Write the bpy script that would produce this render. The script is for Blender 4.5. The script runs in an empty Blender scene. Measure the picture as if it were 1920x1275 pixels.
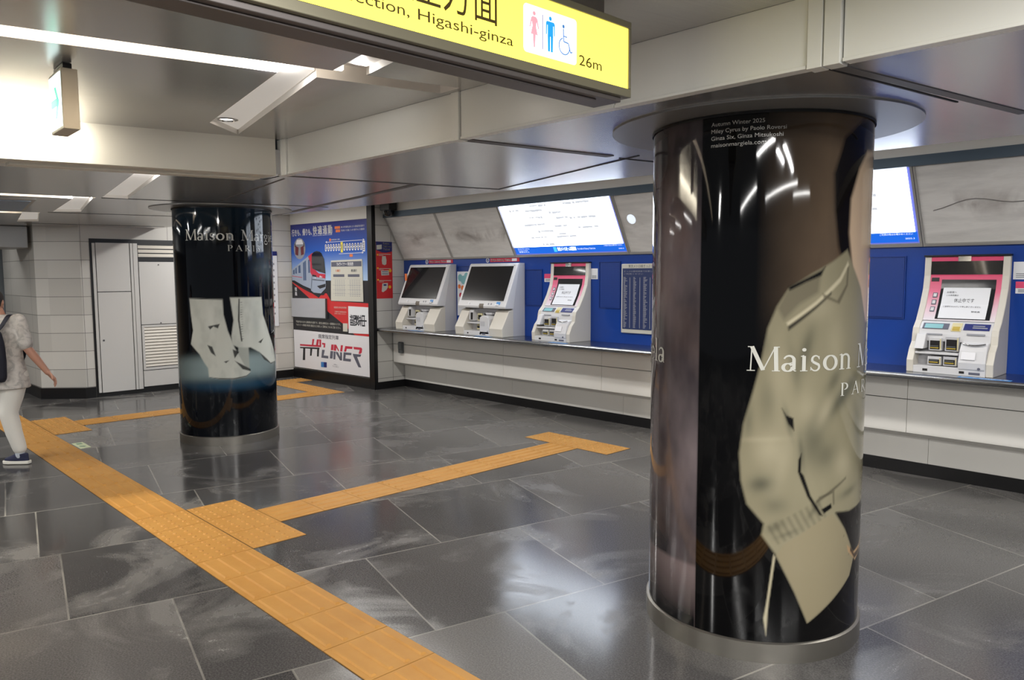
import bpy, bmesh, math, random
import numpy as np
from mathutils import Vector, Matrix
random.seed(7)
SC = bpy.context.scene
COL = SC.collection

# ------------------------------------------------------------------ camera
cam = bpy.data.cameras.new('camera')
camo = bpy.data.objects.new('camera', cam)
COL.objects.link(camo)
YAW, PITCH, ROLL = -0.80401, -0.08725, -0.0045
cy, sy, cp, sp, cr, sr = (math.cos(YAW), math.sin(YAW), math.cos(PITCH), math.sin(PITCH), math.cos(ROLL), math.sin(ROLL))
fw = Vector((sy*cp, cy*cp, sp))
rt = Vector((cy, -sy, 0))
up = rt.cross(fw)
r2 = rt*cr + up*sr
u2 = -rt*sr + up*cr
camo.matrix_world = Matrix(((r2.x, u2.x, -fw.x, 0), (r2.y, u2.y, -fw.y, 0), (r2.z, u2.z, -fw.z, 1.692), (0, 0, 0, 1)))
cam.sensor_fit = 'HORIZONTAL'
cam.sensor_width = 36.0
cam.lens = 26.638
cam.clip_start = 0.05
cam.clip_end = 100
SC.camera = camo

# ------------------------------------------------------------------ world, exposure
w = bpy.data.worlds.new('world')
SC.world = w
w.use_nodes = True
w.node_tree.nodes['Background'].inputs[0].default_value = (0.62, 0.66, 0.72, 1)
w.node_tree.nodes['Background'].inputs[1].default_value = 0.25
SC.view_settings.view_transform = 'Standard'
SC.view_settings.look = 'None'
SC.view_settings.exposure = 0.0
SC.view_settings.gamma = 1.0
SC.view_settings.use_curve_mapping = False
LED = 2.6            # overall strength of all area lamps, the added ones too


def area(name, loc, sx, sy_, power, rot=(0, 0, 0), color=(1, 0.98, 0.95), spread=180):
    l = bpy.data.lights.new(name, 'AREA')
    l.shape = 'RECTANGLE'
    l.size, l.size_y = sx, sy_
    l.energy = power*LED
    l.color = color
    l.spread = math.radians(spread)
    o = bpy.data.objects.new(name, l)
    COL.objects.link(o)
    o.location = loc
    o.rotation_euler = rot
    return o


TH = 0.222                                   # the ceiling grid is turned against the ticket wall
DX, DY = math.sin(TH), math.cos(TH)          # long joints of the grid
# unseen lamps added around the camera for ambience, the last for the fascia
for (x, y, sx, sy_, p) in ((2.6, -0.6, 0.16, 3.6, 62), (0.3, -3.4, 0.16, 3.6, 62), (-3.2, -4.6, 0.16, 3.6, 70),
                           (4.2, 1.2, 0.16, 2.0, 36), (1.2, 1.35, 1.6, 0.16, 40), (-0.2, 0.9, 0.16, 1.1, 16), (0.75, 1.05, 0.8, 0.14, 26)):
    area('ambient_line_lamp', (x, y, 2.588), sx, sy_, p, (0, 0, -TH))
# lamps over the ticket counter bay
for (x, y, sx, sy_, p, z) in ((-0.6, 5.0, 2.2, 0.12, 16, 2.70), (-3.6, 4.9, 2.2, 0.12, 16, 2.70), (-6.8, 4.7, 2.2, 0.12, 16, 2.70), (-10.2, 4.7, 1.6, 0.12, 18, 2.70)):
    area('counter_bay_lamp', (x, y, z), sx, sy_, p, color=(1, 0.97, 0.93))
# unseen lamps added at the far soffit to brighten the dark left side
for (x, y, sx, sy_, p) in ((-8.6, -0.4, 0.14, 1.6, 16), (-6.6, -1.2, 0.14, 2.0, 18), (-11.0, 0.4, 0.14, 1.4, 14), (-13.2, 1.6, 0.14, 1.0, 2.2)):
    area('soffit_fill_lamp', (x, y, 2.36), sx, sy_, p, (0, 0, -TH))
# lamp ends that light the linings of the cross grooves
area('groove_lamp', (-3.19, 1.62, 2.602), 0.03, 0.12, 2.2, (0, math.radians(96), -0.16), (1, 0.97, 0.94))
area('groove_lamp', (-2.97, 1.93, 2.602), 0.02, 0.05, 0.12, (0, math.radians(-94), -0.16), (1, 0.97, 0.94))
area('groove_lamp', (-5.36, 1.80, 2.372), 0.03, 0.12, 2.6, (0, math.radians(96), -0.16), (1, 0.97, 0.94))
area('groove_lamp', (-7.42, 1.95, 2.372), 0.03, 0.12, 2.2, (0, math.radians(96), -0.16), (1, 0.97, 0.94))
# cove lamp washing the cream beam from its top edge
area('beam_cove_lamp', (-5.36, -0.55, 2.575), 0.02, 3.6, 42, (0, math.radians(42), -TH), (1, 0.93, 0.80))

# ------------------------------------------------------------------ materials
def lin(r, g, b):
    f = lambda c: (c/255/12.92) if c/255 <= 0.04045 else ((c/255+0.055)/1.055)**2.4
    return (f(r), f(g), f(b), 1)


def mat(name, col, rough=0.5, metal=0.0, spec=0.5, coat=0.0, emit=None, es=0.0):
    m = bpy.data.materials.new(name)
    m.use_nodes = True
    b = m.node_tree.nodes['Principled BSDF']
    b.inputs['Base Color'].default_value = lin(*col)
    b.inputs['Roughness'].default_value = rough
    b.inputs['Metallic'].default_value = metal
    b.inputs['Specular IOR Level'].default_value = spec
    b.inputs['Coat Weight'].default_value = coat
    b.inputs['Coat Roughness'].default_value = 0.04
    if emit:
        b.inputs['Emission Color'].default_value = lin(*emit)
        b.inputs['Emission Strength'].default_value = es
    return m


class NT:
    """small helper to wire shader nodes"""
    def __init__(s, m):
        s.t = m.node_tree
        s.b = s.t.nodes['Principled BSDF']

    def n(s, typ, **kw):
        x = s.t.nodes.new(typ)
        for k, v in kw.items():
            setattr(x, k, v)
        return x

    def l(s, a, b):
        s.t.links.new(a, b)

    def math(s, op, a, b=None, c=None, clamp=False):
        x = s.n('ShaderNodeMath', operation=op)
        x.use_clamp = clamp
        for i, v in enumerate((a, b, c)):
            if v is None:
                continue
            if isinstance(v, (int, float)):
                x.inputs[i].default_value = v
            else:
                s.l(v, x.inputs[i])
        return x.outputs[0]

    def ramp(s, fac, stops):
        r = s.n('ShaderNodeValToRGB')
        e = r.color_ramp.elements
        while len(e) < len(stops):
            e.new(0.5)
        for q, (p, c) in zip(e, stops):
            q.position = p
            q.color = c if len(c) == 4 else lin(*c)
        s.l(fac, r.inputs[0])
        return r.outputs[0]

    def mix(s, fac, a, b, typ='MIX'):
        x = s.n('ShaderNodeMix', data_type='RGBA', blend_type=typ)
        if isinstance(fac, (int, float)):
            x.inputs[0].default_value = fac
        else:
            s.l(fac, x.inputs[0])
        for i, v in ((6, a), (7, b)):
            if isinstance(v, tuple):
                x.inputs[i].default_value = v
            else:
                s.l(v, x.inputs[i])
        return x.outputs[2]

    def noise(s, vec, scale, detail=3, rough=0.5, dist=0.0):
        x = s.n('ShaderNodeTexNoise')
        x.inputs['Scale'].default_value = scale
        x.inputs['Detail'].default_value = detail
        x.inputs['Roughness'].default_value = rough
        x.inputs['Distortion'].default_value = dist
        if vec is not None:
            s.l(vec, x.inputs['Vector'])
        return x.outputs[0]

    def pos(s):
        return s.n('ShaderNodeNewGeometry').outputs['Position']

    def sep(s, v):
        x = s.n('ShaderNodeSeparateXYZ')
        s.l(v, x.inputs[0])
        return x.outputs

    def comb(s, x, y, z):
        c = s.n('ShaderNodeCombineXYZ')
        for i, v in enumerate((x, y, z)):
            if isinstance(v, (int, float)):
                c.inputs[i].default_value = v
            else:
                s.l(v, c.inputs[i])
        return c.outputs[0]

    def bump(s, h, strength=0.3, dist=0.01):
        b = s.n('ShaderNodeBump')
        b.inputs['Strength'].default_value = strength
        b.inputs['Distance'].default_value = dist
        s.l(h, b.inputs['Height'])
        s.l(b.outputs[0], s.b.inputs['Normal'])


M = {}
M['white_panel'] = mat('white_panel', (230, 228, 222), 0.42)
M['cupboard'] = mat('cupboard_white', (206, 205, 202), 0.4)
M['black'] = mat('black_satin', (16, 16, 18), 0.35)
M['dark'] = mat('dark_gap', (22, 22, 24), 0.6)
M['header'] = mat('header_slate', (70, 84, 96), 0.45, 0.4)
M['blue'] = mat('blue_enamel', (12, 62, 150), 0.30, coat=0.15)
M['blue_grille'] = mat('blue_grille', (10, 52, 132), 0.45)
M['steel'] = mat('steel', (176, 178, 180), 0.25, 1.0)
M['counter_top'] = mat('counter_steel', (150, 152, 155), 0.22, 1.0)
M['frame_grey'] = mat('frame_grey', (176, 174, 170), 0.4, 0.3)
M['fascia'] = mat('fascia_satin', (240, 240, 234), 0.30, 0.0)
M['beam'] = mat('beam_cream', (226, 222, 210), 0.42)
M['trough'] = mat('trough_white', (228, 224, 218), 0.5)
M['glow_lining'] = mat('glow_lining', (228, 226, 222), 0.4, emit=(255, 250, 242), es=0.26)  # lining with a faint glow of its own in place of lamp light
M['led'] = mat('led_strip', (255, 250, 240), 0.5, emit=(255, 240, 220), es=14)
M['led_dim'] = mat('led_soft', (255, 250, 240), 0.5, emit=(255, 243, 228), es=5)
M['lit_white'] = mat('lit_map_white', (240, 244, 250), 0.2, emit=(232, 242, 255), es=6.0)
M['lit_blue'] = mat('lit_map_blue', (20, 80, 190), 0.2, emit=(30, 112, 232), es=0.75)
M['lit_violet'] = mat('lit_map_edge', (110, 115, 200), 0.2, emit=(120, 130, 225), es=0.6)
M['lit_ink'] = mat('lit_map_ink', (40, 44, 52), 0.4, emit=(226, 230, 238), es=0.86)
M['lit_text'] = mat('lit_map_text', (240, 245, 250), 0.2, emit=(230, 242, 255), es=1.0)
M['sign_yellow'] = mat('sign_yellow', (250, 232, 90), 0.25, emit=(255, 238, 100), es=1.35)
M['sign_ink'] = mat('sign_ink', (64, 50, 12), 0.5, emit=(110, 88, 20), es=0.15)
M['sign_white'] = mat('sign_white', (250, 250, 252), 0.3, emit=(250, 250, 255), es=1.3)
M['sign_pink'] = mat('sign_pink', (250, 170, 180), 0.3, emit=(250, 160, 175), es=0.75)
M['sign_blue'] = mat('sign_blue', (30, 150, 250), 0.3, emit=(40, 165, 255), es=0.75)
M['sign_grey'] = mat('sign_line', (150, 150, 190), 0.3, emit=(150, 150, 190), es=0.6)
M['sign_frame'] = mat('sign_frame', (150, 145, 125), 0.35, 0.6)
M['sign_under'] = mat('sign_under', (112, 106, 104), 0.4, 0.5)
M['exit_white'] = mat('exit_white', (240, 252, 250), 0.3, emit=(225, 250, 250), es=1.6)
M['exit_green'] = mat('exit_green', (40, 215, 160), 0.3, emit=(50, 232, 180), es=0.9)
M['exit_box'] = mat('exit_box', (205, 194, 172), 0.45)
M['glass_black'] = mat('screen_black', (14, 16, 20), 0.16, coat=0.6)
M['machine'] = mat('machine_white', (214, 214, 216), 0.38)
M['machine_grey'] = mat('machine_grey', (196, 196, 200), 0.4)
M['machine_beige'] = mat('machine_beige', (214, 209, 198), 0.42)
M['slot_dark'] = mat('slot_dark', (24, 22, 24), 0.5)
M['slot_yellow'] = mat('slot_cream', (214, 204, 160), 0.5)
M['slot_gold'] = mat('slot_gold', (190, 165, 70), 0.45)
M['chrome'] = mat('chrome', (220, 220, 220), 0.12, 1.0)
M['pink'] = mat('pink_panel', (226, 76, 118), 0.4)
M['paper'] = mat('paper', (232, 234, 238), 0.6)
M['ink'] = mat('ink', (60, 62, 70), 0.6)
M['ink_soft'] = mat('ink_soft', (140, 143, 150), 0.6)
M['red_print'] = mat('red_print', (206, 44, 46), 0.45)
M['red_label'] = mat('red_label', (200, 45, 70), 0.45)
M['navy_print'] = mat('navy_print', (32, 40, 110), 0.45)
M['white_print'] = mat('white_print', (232, 232, 236), 0.5)
M['grey_print'] = mat('grey_print', (150, 152, 160), 0.5)
M['orange_print'] = mat('orange_print', (240, 130, 70), 0.5)
M['yellow_print'] = mat('yellow_print', (240, 225, 80), 0.5)
M['gold_print'] = mat('gold_print', (240, 185, 40), 0.5)
M['black_print'] = mat('black_print', (30, 30, 36), 0.4)
M['slate_print'] = mat('slate_print', (95, 97, 112), 0.5)
M['train_silver'] = mat('train_silver', (158, 170, 190), 0.45)
M['train_shade'] = mat('train_window', (70, 92, 130), 0.45)
M['cream_print'] = mat('cream_print', (206, 204, 192), 0.5)
M['sticker_blue'] = mat('sticker_blue', (70, 140, 205), 0.4)
M['teal_print'] = mat('teal_print', (130, 185, 190), 0.4)
M['board_navy'] = mat('board_navy', (42, 56, 100), 0.4)
M['floor_sticker'] = mat('floor_sticker', (205, 214, 178), 0.5)
M['floor_green'] = mat('floor_sticker_green', (120, 150, 120), 0.5)
M['door_grey'] = mat('door_grey', (112, 118, 122), 0.45)
M['plate_dark'] = mat('plate_dark', (78, 82, 84), 0.5)
M['bulkhead'] = mat('bulkhead_grey', (168, 170, 170), 0.4, 0.3)
M['text_cream'] = mat('pillar_lettering', (205, 205, 196), 0.25, coat=0.6)
M['text_grey'] = mat('pillar_small_lettering', (170, 168, 162), 0.25, coat=0.6)
M['ring'] = mat('base_ring', (150, 146, 138), 0.38, 0.9)

# brushed steel of the ceilings
m = mat('ceiling_steel', (150, 150, 150), 0.3, 0.72)
N = NT(m)
p = N.sep(N.pos())
u = N.math('ADD', N.math('MULTIPLY', p[0], DY), N.math('MULTIPLY', p[1], -DX))
v = N.math('ADD', N.math('MULTIPLY', p[0], DX), N.math('MULTIPLY', p[1], DY))
streak = N.noise(N.comb(N.math('MULTIPLY', u, 90), N.math('MULTIPLY', v, 2.0), 0), 1.0, 4, 0.6)
N.l(N.math('MULTIPLY_ADD', streak, 0.10, 0.19), N.b.inputs['Roughness'])
N.l(N.ramp(streak, [(0.3, (188, 188, 188)), (0.7, (205, 204, 203))]), N.b.inputs['Base Color'])
N.bump(streak, 0.06, 0.002)
M['ceiling'] = m
m = mat('collar_steel', (168, 168, 166), 0.38, 0.7)
M['collar'] = m
M['seam'] = mat('ceiling_seam', (120, 118, 118), 0.5, 0.6)

# white glazed wall tiles: joints every 0.25 m and now and then a vertical one
m = mat('wall_tile', (206, 204, 198), 0.34)
N = NT(m)
p = N.sep(N.pos())
along = N.math('ADD', p[0], p[1])
rowf = N.math('DIVIDE', N.math('ADD', p[2], 0.095), 0.25)
row = N.math('FLOOR', rowf)
fz = N.math('ABSOLUTE', N.math('SUBTRACT', N.math('FRACT', rowf), 0.5))
jz = N.math('GREATER_THAN', fz, 0.487)
fx = N.math('ABSOLUTE', N.math('SUBTRACT', N.math('FRACT', N.math('DIVIDE', N.math('ADD', along, 0.52), 1.15)), 0.5))
jx = N.math('GREATER_THAN', fx, 0.4975)
j = N.math('MAXIMUM', jz, jx)
tone = N.noise(N.comb(N.math('FLOOR', N.math('DIVIDE', along, 1.15)), row, 3.3), 3.7, 0)
base = N.ramp(tone, [(0.3, (198, 196, 190)), (0.7, (212, 210, 204))])
N.l(N.mix(j, base, lin(112, 110, 106)), N.b.inputs['Base Color'])
N.bump(N.math('SUBTRACT', 1.0, j), 0.3, 0.003)
M['wall_tile'] = m

# dark granite floor in rows, pale scuffs
m = mat('granite_floor', (60, 60, 62), 0.3)
N = NT(m)
P0 = N.pos()
p = N.sep(P0)
u = N.math('ADD', N.math('MULTIPLY', p[0], DY), N.math('MULTIPLY', p[1], -DX))
v = N.math('ADD', N.math('MULTIPLY', p[0], DX), N.math('MULTIPLY', p[1], DY))
rw = 1.055
ru = N.math('DIVIDE', N.math('ADD', u, 0.0), rw)
ri = N.math('FLOOR', ru)
fu = N.math('FRACT', ru)
wn = N.n('ShaderNodeTexWhiteNoise', noise_dimensions='1D')
N.l(ri, wn.inputs['W'])
fan = N.math('MULTIPLY', N.math('SUBTRACT', fu, 0.5), N.math('MULTIPLY', N.math('SUBTRACT', v, 0.6), 0.045))
tl = 1.04
known = ((-8, .31), (-7, .66), (-6, .88), (-5, 1.02), (-4, .466), (-3, .80))      # where the cross joints of each row fall
off, rest = 0.0, 1.0
for r_, o_ in known:
    hit = N.math('COMPARE', ri, r_, 0.2)
    off = N.math('MULTIPLY_ADD', hit, o_, off)
    rest = N.math('SUBTRACT', rest, hit)
off = N.math('MULTIPLY_ADD', rest, wn.outputs[0], off)
vv = N.math('SUBTRACT', N.math('ADD', v, fan), off)
rv = N.math('DIVIDE', vv, tl)
vi = N.math('FLOOR', rv)
fv = N.math('FRACT', rv)
eu = N.math('MULTIPLY', N.math('SUBTRACT', 0.5, N.math('ABSOLUTE', N.math('SUBTRACT', fu, 0.5))), rw)
ev = N.math('MULTIPLY', N.math('SUBTRACT', 0.5, N.math('ABSOLUTE', N.math('SUBTRACT', fv, 0.5))), tl)
edge = N.math('MINIMUM', eu, ev)
joint = N.math('LESS_THAN', edge, 0.0048)
wn2 = N.n('ShaderNodeTexWhiteNoise', noise_dimensions='2D')
N.l(N.comb(ri, vi, 0), wn2.inputs['Vector'])
cell = wn2.outputs[0]
shift = N.n('ShaderNodeVectorMath', operation='ADD')
N.l(P0, shift.inputs[0])
N.l(N.comb(N.math('MULTIPLY', cell, 37), N.math('MULTIPLY', cell, 11), 0), shift.inputs[1])
speck = N.noise(P0, 120, 3, 0.8)
scuff = N.noise(shift.outputs[0], 1.25, 6, 0.6, 0.9)
tint = N.ramp(cell, [(0.0, (56, 55, 56)), (0.45, (76, 74, 74)), (0.75, (106, 103, 101)), (1.0, (132, 129, 126))])
worn = N.math('MULTIPLY', N.math('SUBTRACT', scuff, 0.505), 7.0, clamp=True)
far = N.math('MULTIPLY', N.math('SUBTRACT', p[1], 2.2), 0.35, clamp=True)       # greyer, rougher stone towards the counter
c = N.mix(N.math('MULTIPLY', worn, 0.68), tint, lin(144, 141, 137))
c = N.mix(N.math('MULTIPLY', N.math('MULTIPLY', far, N.noise(P0, 0.8, 2)), 1.25, clamp=True), c, lin(120, 118, 116))
c = N.mix(N.math('MULTIPLY', N.math('SUBTRACT', speck, 0.42), 1.6, clamp=True), N.mix(0.45, c, lin(18, 18, 20)), N.mix(0.25, c, lin(190, 188, 184)))
jn = N.noise(P0, 2.2, 2)
c = N.mix(N.math('MULTIPLY', joint, N.math('MULTIPLY_ADD', jn, 2.0, -0.45, clamp=True)), c, lin(150, 147, 139))
N.l(c, N.b.inputs['Base Color'])
rough = N.math('ADD', N.math('MULTIPLY', worn, 0.16), N.math('MULTIPLY_ADD', speck, 0.08, 0.10))
rough = N.math('ADD', rough, N.math('MULTIPLY', far, 0.06))
N.l(rough, N.b.inputs['Roughness'])
N.bump(N.math('SUBTRACT', N.math('MULTIPLY', speck, 0.10), joint), 0.10, 0.0015)
M['floor'] = m

# tactile paving rubber
m = mat('tactile_yellow', (214, 162, 84), 0.55)
N = NT(m)
P0 = N.pos()
g = N.noise(P0, 5, 4, 0.6)
N.l(N.ramp(g, [(0.25, (180, 128, 56)), (0.75, (192, 142, 70))]), N.b.inputs['Base Color'])
M['tactile'] = m
M['tactile_gap'] = mat('tactile_joint', (92, 68, 36), 0.8)

# dusty, switched-off light box fronts
m = mat('dusty_acrylic', (190, 188, 184), 0.3)
N = NT(m)
P0 = N.pos()
p = N.sep(P0)
band = N.noise(N.comb(N.math('MULTIPLY', p[0], 1.1), 0, N.math('MULTIPLY', p[2], 7)), 1.6, 4, 0.6, 0.4)
smear = N.noise(P0, 2.3, 5, 0.6, 0.8)
mid = N.math('SUBTRACT', 1.0, N.math('MULTIPLY', N.math('ABSOLUTE', N.math('SUBTRACT', p[2], 2.2)), 7.5), clamp=True)
d = N.math('MULTIPLY', N.math('MULTIPLY', N.math('SUBTRACT', smear, 0.46), 5.0, clamp=True), mid)
c = N.ramp(band, [(0.3, (206, 204, 200)), (0.6, (228, 226, 222)), (0.8, (214, 211, 206))])
c = N.mix(N.math('MULTIPLY', d, 0.75), c, lin(128, 118, 112))
N.l(c, N.b.inputs['Base Color'])
M['dusty'] = m

# pink-to-white printed front of the small machines (z is height above the counter top)
m = mat('pink_fade', (226, 76, 118), 0.4)
N = NT(m)
p = N.sep(N.pos())
N.l(N.ramp(N.math('DIVIDE', N.math('SUBTRACT', p[2], 1.29), 0.40), [(0.0, (226, 226, 230)), (0.3, (228, 190, 202)), (0.62, (226, 112, 142)), (1.0, (222, 70, 112))]), N.b.inputs['Base Color'])
M['pink_fade'] = m

# perforated enamel
m = M['blue_grille']
N = NT(m)
p = N.sep(N.pos())
hx = N.math('ABSOLUTE', N.math('SUBTRACT', N.math('FRACT', N.math('MULTIPLY', p[0], 90)), 0.5))
hz = N.math('ABSOLUTE', N.math('SUBTRACT', N.math('FRACT', N.math('MULTIPLY', p[2], 90)), 0.5))
hole = N.math('LESS_THAN', N.math('ADD', N.math('MULTIPLY', hx, hx), N.math('MULTIPLY', hz, hz)), 0.07)
N.l(N.mix(hole, lin(12, 58, 140), lin(6, 26, 80)), N.b.inputs['Base Color'])


def print_mat(name, rough=0.05, coat=0.1):
    """glossy printed film that shows the mesh's own colour attribute"""
    m = mat(name, (20, 20, 22), rough, spec=0.36, coat=coat)
    N = NT(m)
    a = N.n('ShaderNodeVertexColor')
    a.layer_name = 'print'
    N.l(a.outputs[0], N.b.inputs['Base Color'])
    return m


# ------------------------------------------------------------------ mesh helpers
OFF = {}


class MB:
    def __init__(s):
        s.v, s.f, s.mi, s.sm = [], [], [], []

    def add(s, verts, faces, mi=0, smooth=False):
        o = len(s.v)
        s.v += [tuple(q) for q in verts]
        for f in faces:
            s.f.append([i+o for i in f])
            s.mi.append(mi)
            s.sm.append(smooth)
        return s

    def box(s, x0, x1, y0, y1, z0, z1, mi=0):
        v = [(x, y, z) for z in (z0, z1) for y in (y0, y1) for x in (x0, x1)]
        return s.add(v, [(0, 2, 3, 1), (4, 5, 7, 6), (0, 1, 5, 4), (2, 6, 7, 3), (0, 4, 6, 2), (1, 3, 7, 5)], mi)

    def slab(s, quad, off, mi=0):
        """quad (any planar polygon) thickened by the vector off"""
        n = len(quad)
        q = [Vector(p) for p in quad]
        o = Vector(off)
        v = q + [p+o for p in q]
        f = [tuple(range(n)), tuple(range(2*n-1, n-1, -1))]
        f += [(i, i+n, (i+1) % n+n, (i+1) % n) for i in range(n)]
        return s.add(v, f, mi)

    def prism(s, poly, x0, x1, mi=0):
        """polygon in (y, z) run along x"""
        return s.slab([(x0, a, b) for a, b in poly], (x1-x0, 0, 0), mi)

    def tube(s, pts, r, n=10, mi=0):
        pts = [Vector(p) for p in pts]
        rr = r if isinstance(r, (list, tuple)) else [r]*len(pts)
        V, F = [], []
        for i, p in enumerate(pts):
            a = pts[max(i-1, 0)]
            b = pts[min(i+1, len(pts)-1)]
            t = (b-a).normalized()
            ref = Vector((0, 0, 1)) if abs(t.z) < 0.9 else Vector((1, 0, 0))
            e1 = t.cross(ref).normalized()
            e2 = t.cross(e1)
            for k in range(n):
                ang = 2*math.pi*k/n
                V.append(p+rr[i]*(math.cos(ang)*e1+math.sin(ang)*e2))
        for i in range(len(pts)-1):
            for k in range(n):
                F.append((i*n+k, i*n+(k+1) % n, (i+1)*n+(k+1) % n, (i+1)*n+k))
        F.append(tuple(range(n-1, -1, -1)))
        F.append(tuple(range((len(pts)-1)*n, len(pts)*n)))
        return s.add(V, F, mi, True)

    def lathe(s, cx, cy_, prof, n=64, mi=0, cap=True):
        V, F = [], []
        for (r, z) in prof:
            for k in range(n):
                a = 2*math.pi*k/n
                V.append((cx+r*math.cos(a), cy_+r*math.sin(a), z))
        for i in range(len(prof)-1):
            for k in range(n):
                F.append((i*n+k, i*n+(k+1) % n, (i+1)*n+(k+1) % n, (i+1)*n+k))
        if cap:
            F.append(tuple(range(n-1, -1, -1)))
            F.append(tuple(range((len(prof)-1)*n, len(prof)*n)))
        return s.add(V, F, mi, True)

    def disc(s, c, e1, e2, r, n=28, mi=0, off=(0, 0, 0)):
        c, e1, e2 = Vector(c), Vector(e1), Vector(e2)
        q = [c+r*(math.cos(2*math.pi*k/n)*e1+math.sin(2*math.pi*k/n)*e2) for k in range(n)]
        if Vector(off).length > 0:
            return s.slab(q, off, mi)
        return s.add(q, [tuple(range(n))], mi)

    def build(s, name, mats, parent=None, bevel=0.0):
        if not isinstance(mats, (list, tuple)):
            mats = [mats]
        o = root_off(parent)
        me = bpy.data.meshes.new(name)
        me.from_pydata([(a-o[0], b-o[1], c-o[2]) for a, b, c in s.v], [], s.f)
        for mm in mats:
            me.materials.append(mm)
        me.polygons.foreach_set('material_index', s.mi)
        me.polygons.foreach_set('use_smooth', s.sm)
        bm = bmesh.new()
        bm.from_mesh(me)
        bmesh.ops.recalc_face_normals(bm, faces=bm.faces)
        bm.to_mesh(me)
        bm.free()
        me.update()
        return link(name, me, parent, bevel)


def root_off(parent):
    if parent is None:
        return (0, 0, 0)
    q = parent
    while q.parent:
        q = q.parent
    return OFF.get(q.name, (0, 0, 0))


def link(name, me, parent=None, bevel=0.0):
    ob = bpy.data.objects.new(name, me)
    COL.objects.link(ob)
    if parent is not None:
        ob.parent = parent
    if any(p_.use_smooth for p_ in me.polygons):
        try:
            me.set_sharp_from_angle(angle=math.radians(40))
        except Exception:
            pass
    if bevel > 0:
        b = ob.modifiers.new('bevel', 'BEVEL')
        b.width = bevel
        b.segments = 2
        b.limit_method = 'ANGLE'
        b.angle_limit = math.radians(40)
    return ob


def tag(o, label=None, cat=None, group=None, kind=None):
    if label:
        o['label'] = label
    if cat:
        o['category'] = cat
    if group:
        o['group'] = group
    if kind:
        o['kind'] = kind
    return o


def thing(name, loc, label, cat, group=None):
    o = bpy.data.objects.new(name, None)
    o.empty_display_size = 0.1
    COL.objects.link(o)
    o.location = loc
    OFF[o.name] = tuple(loc)
    return tag(o, label, cat, group)


def struct(o):
    o['kind'] = 'structure'
    return o


def copy_tree(o, parent=None):
    c = o.copy()
    COL.objects.link(c)
    if parent is not None:
        c.parent = parent
    for ch in list(o.children):
        copy_tree(ch, c)
    return c


TXT = {}


def text_polys(s):
    """outline mesh of a line of lettering, 1 unit high type"""
    if s in TXT:
        return TXT[s]
    cu = bpy.data.curves.new('lettering', 'FONT')
    cu.body = s
    cu.resolution_u = 3
    ob = bpy.data.objects.new('lettering', cu)
    COL.objects.link(ob)
    dg = bpy.context.evaluated_depsgraph_get()
    me = bpy.data.meshes.new_from_object(ob.evaluated_get(dg))
    v = [tuple(q.co[:2]) for q in me.vertices]
    f = [tuple(p_.vertices) for p_ in me.polygons]
    bpy.data.objects.remove(ob)
    bpy.data.curves.remove(cu)
    bpy.data.meshes.remove(me)
    TXT[s] = (v, f)
    return v, f


def lettering(mb, s, x0, x1, zb, h, place, mi=0, bold=0.0):
    """set s between x0 and x1 with its baseline at zb, cap height h; place(x, z) gives the 3D point"""
    v, f = text_polys(s)
    if not v:
        return mb
    xa = min(q[0] for q in v)
    xb = max(q[0] for q in v)
    sx = (x1-x0)/max(xb-xa, 1e-6)
    sz = h/0.73
    passes = [(0, 0)] if not bold else [(-bold, 0), (bold, 0), (0, bold), (0, -bold)]
    for k, (bx, bz) in enumerate(passes):
        mb.add([place(x0+(q[0]-xa)*sx+bx, zb+q[1]*sz+bz) for q in v], f, mi)
    return mb


def smooth_tag(o):
    for p_ in o.data.polygons:
        p_.use_smooth = True
    return o
# ------------------------------------------------------------------ floor and ceilings
fl = MB()
fl.box(-16, 7, -9, 7.2, -0.12, 0.0)
struct(fl.build('floor', M['floor']))

YF = 2.483                       # face of the fascia
ZL, ZU = 2.365, 2.592            # soffit and upper ceiling heights
F_ = lambda y: -3.215+0.23*(y-1.687)
N_ = lambda y: -3.094+0.225*(y-1.538)


def plate(name, outer, holes, z, mats, depth=0.11, thick=0.16, extra=None):
    """ceiling sheet with recessed grooves: every hole gets side walls and a closed top"""
    bm = bmesh.new()
    edges = []
    def ring(pts):
        vs = [bm.verts.new((x, y, z)) for x, y in pts]
        for i in range(len(vs)):
            edges.append(bm.edges.new((vs[i], vs[(i+1) % len(vs)])))
        return vs
    ring(outer)
    hv = [ring(h) for h in holes]
    bmesh.ops.triangle_fill(bm, use_beauty=True, use_dissolve=False, edges=edges)
    for vs in hv:
        tv = [bm.verts.new((v.co.x, v.co.y, z+depth)) for v in vs]
        n = len(vs)
        for i in range(n):
            f = bm.faces.new((vs[i], vs[(i+1) % n], tv[(i+1) % n], tv[i]))
            f.material_index = 1
        f = bm.faces.new(tv)
        f.material_index = 1
        bmesh.ops.triangulate(bm, faces=[f])
    # closed upper side, so the sheet is a solid panel
    ov = [v for v in bm.verts if any(abs(v.co.x-x) < 1e-5 and abs(v.co.y-y) < 1e-5 for x, y in outer) and abs(v.co.z-z) < 1e-5]
    tops = [bm.verts.new((x, y, z+thick)) for x, y in outer]
    lows = []
    for x, y in outer:
        lows.append(min(ov, key=lambda v: abs(v.co.x-x)+abs(v.co.y-y)))
    n = len(outer)
    for i in range(n):
        bm.faces.new((lows[i], lows[(i+1) % n], tops[(i+1) % n], tops[i]))
    tf = bm.faces.new(tops)
    bmesh.ops.triangulate(bm, faces=[tf])
    me = bpy.data.meshes.new(name)
    bm.to_mesh(me)
    bm.free()
    for mm in mats:
        me.materials.append(mm)
    if extra:
        extra(me)
    # upper faces keep away from the light: normals of the sheet point down
    return struct(link(name, me))


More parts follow.
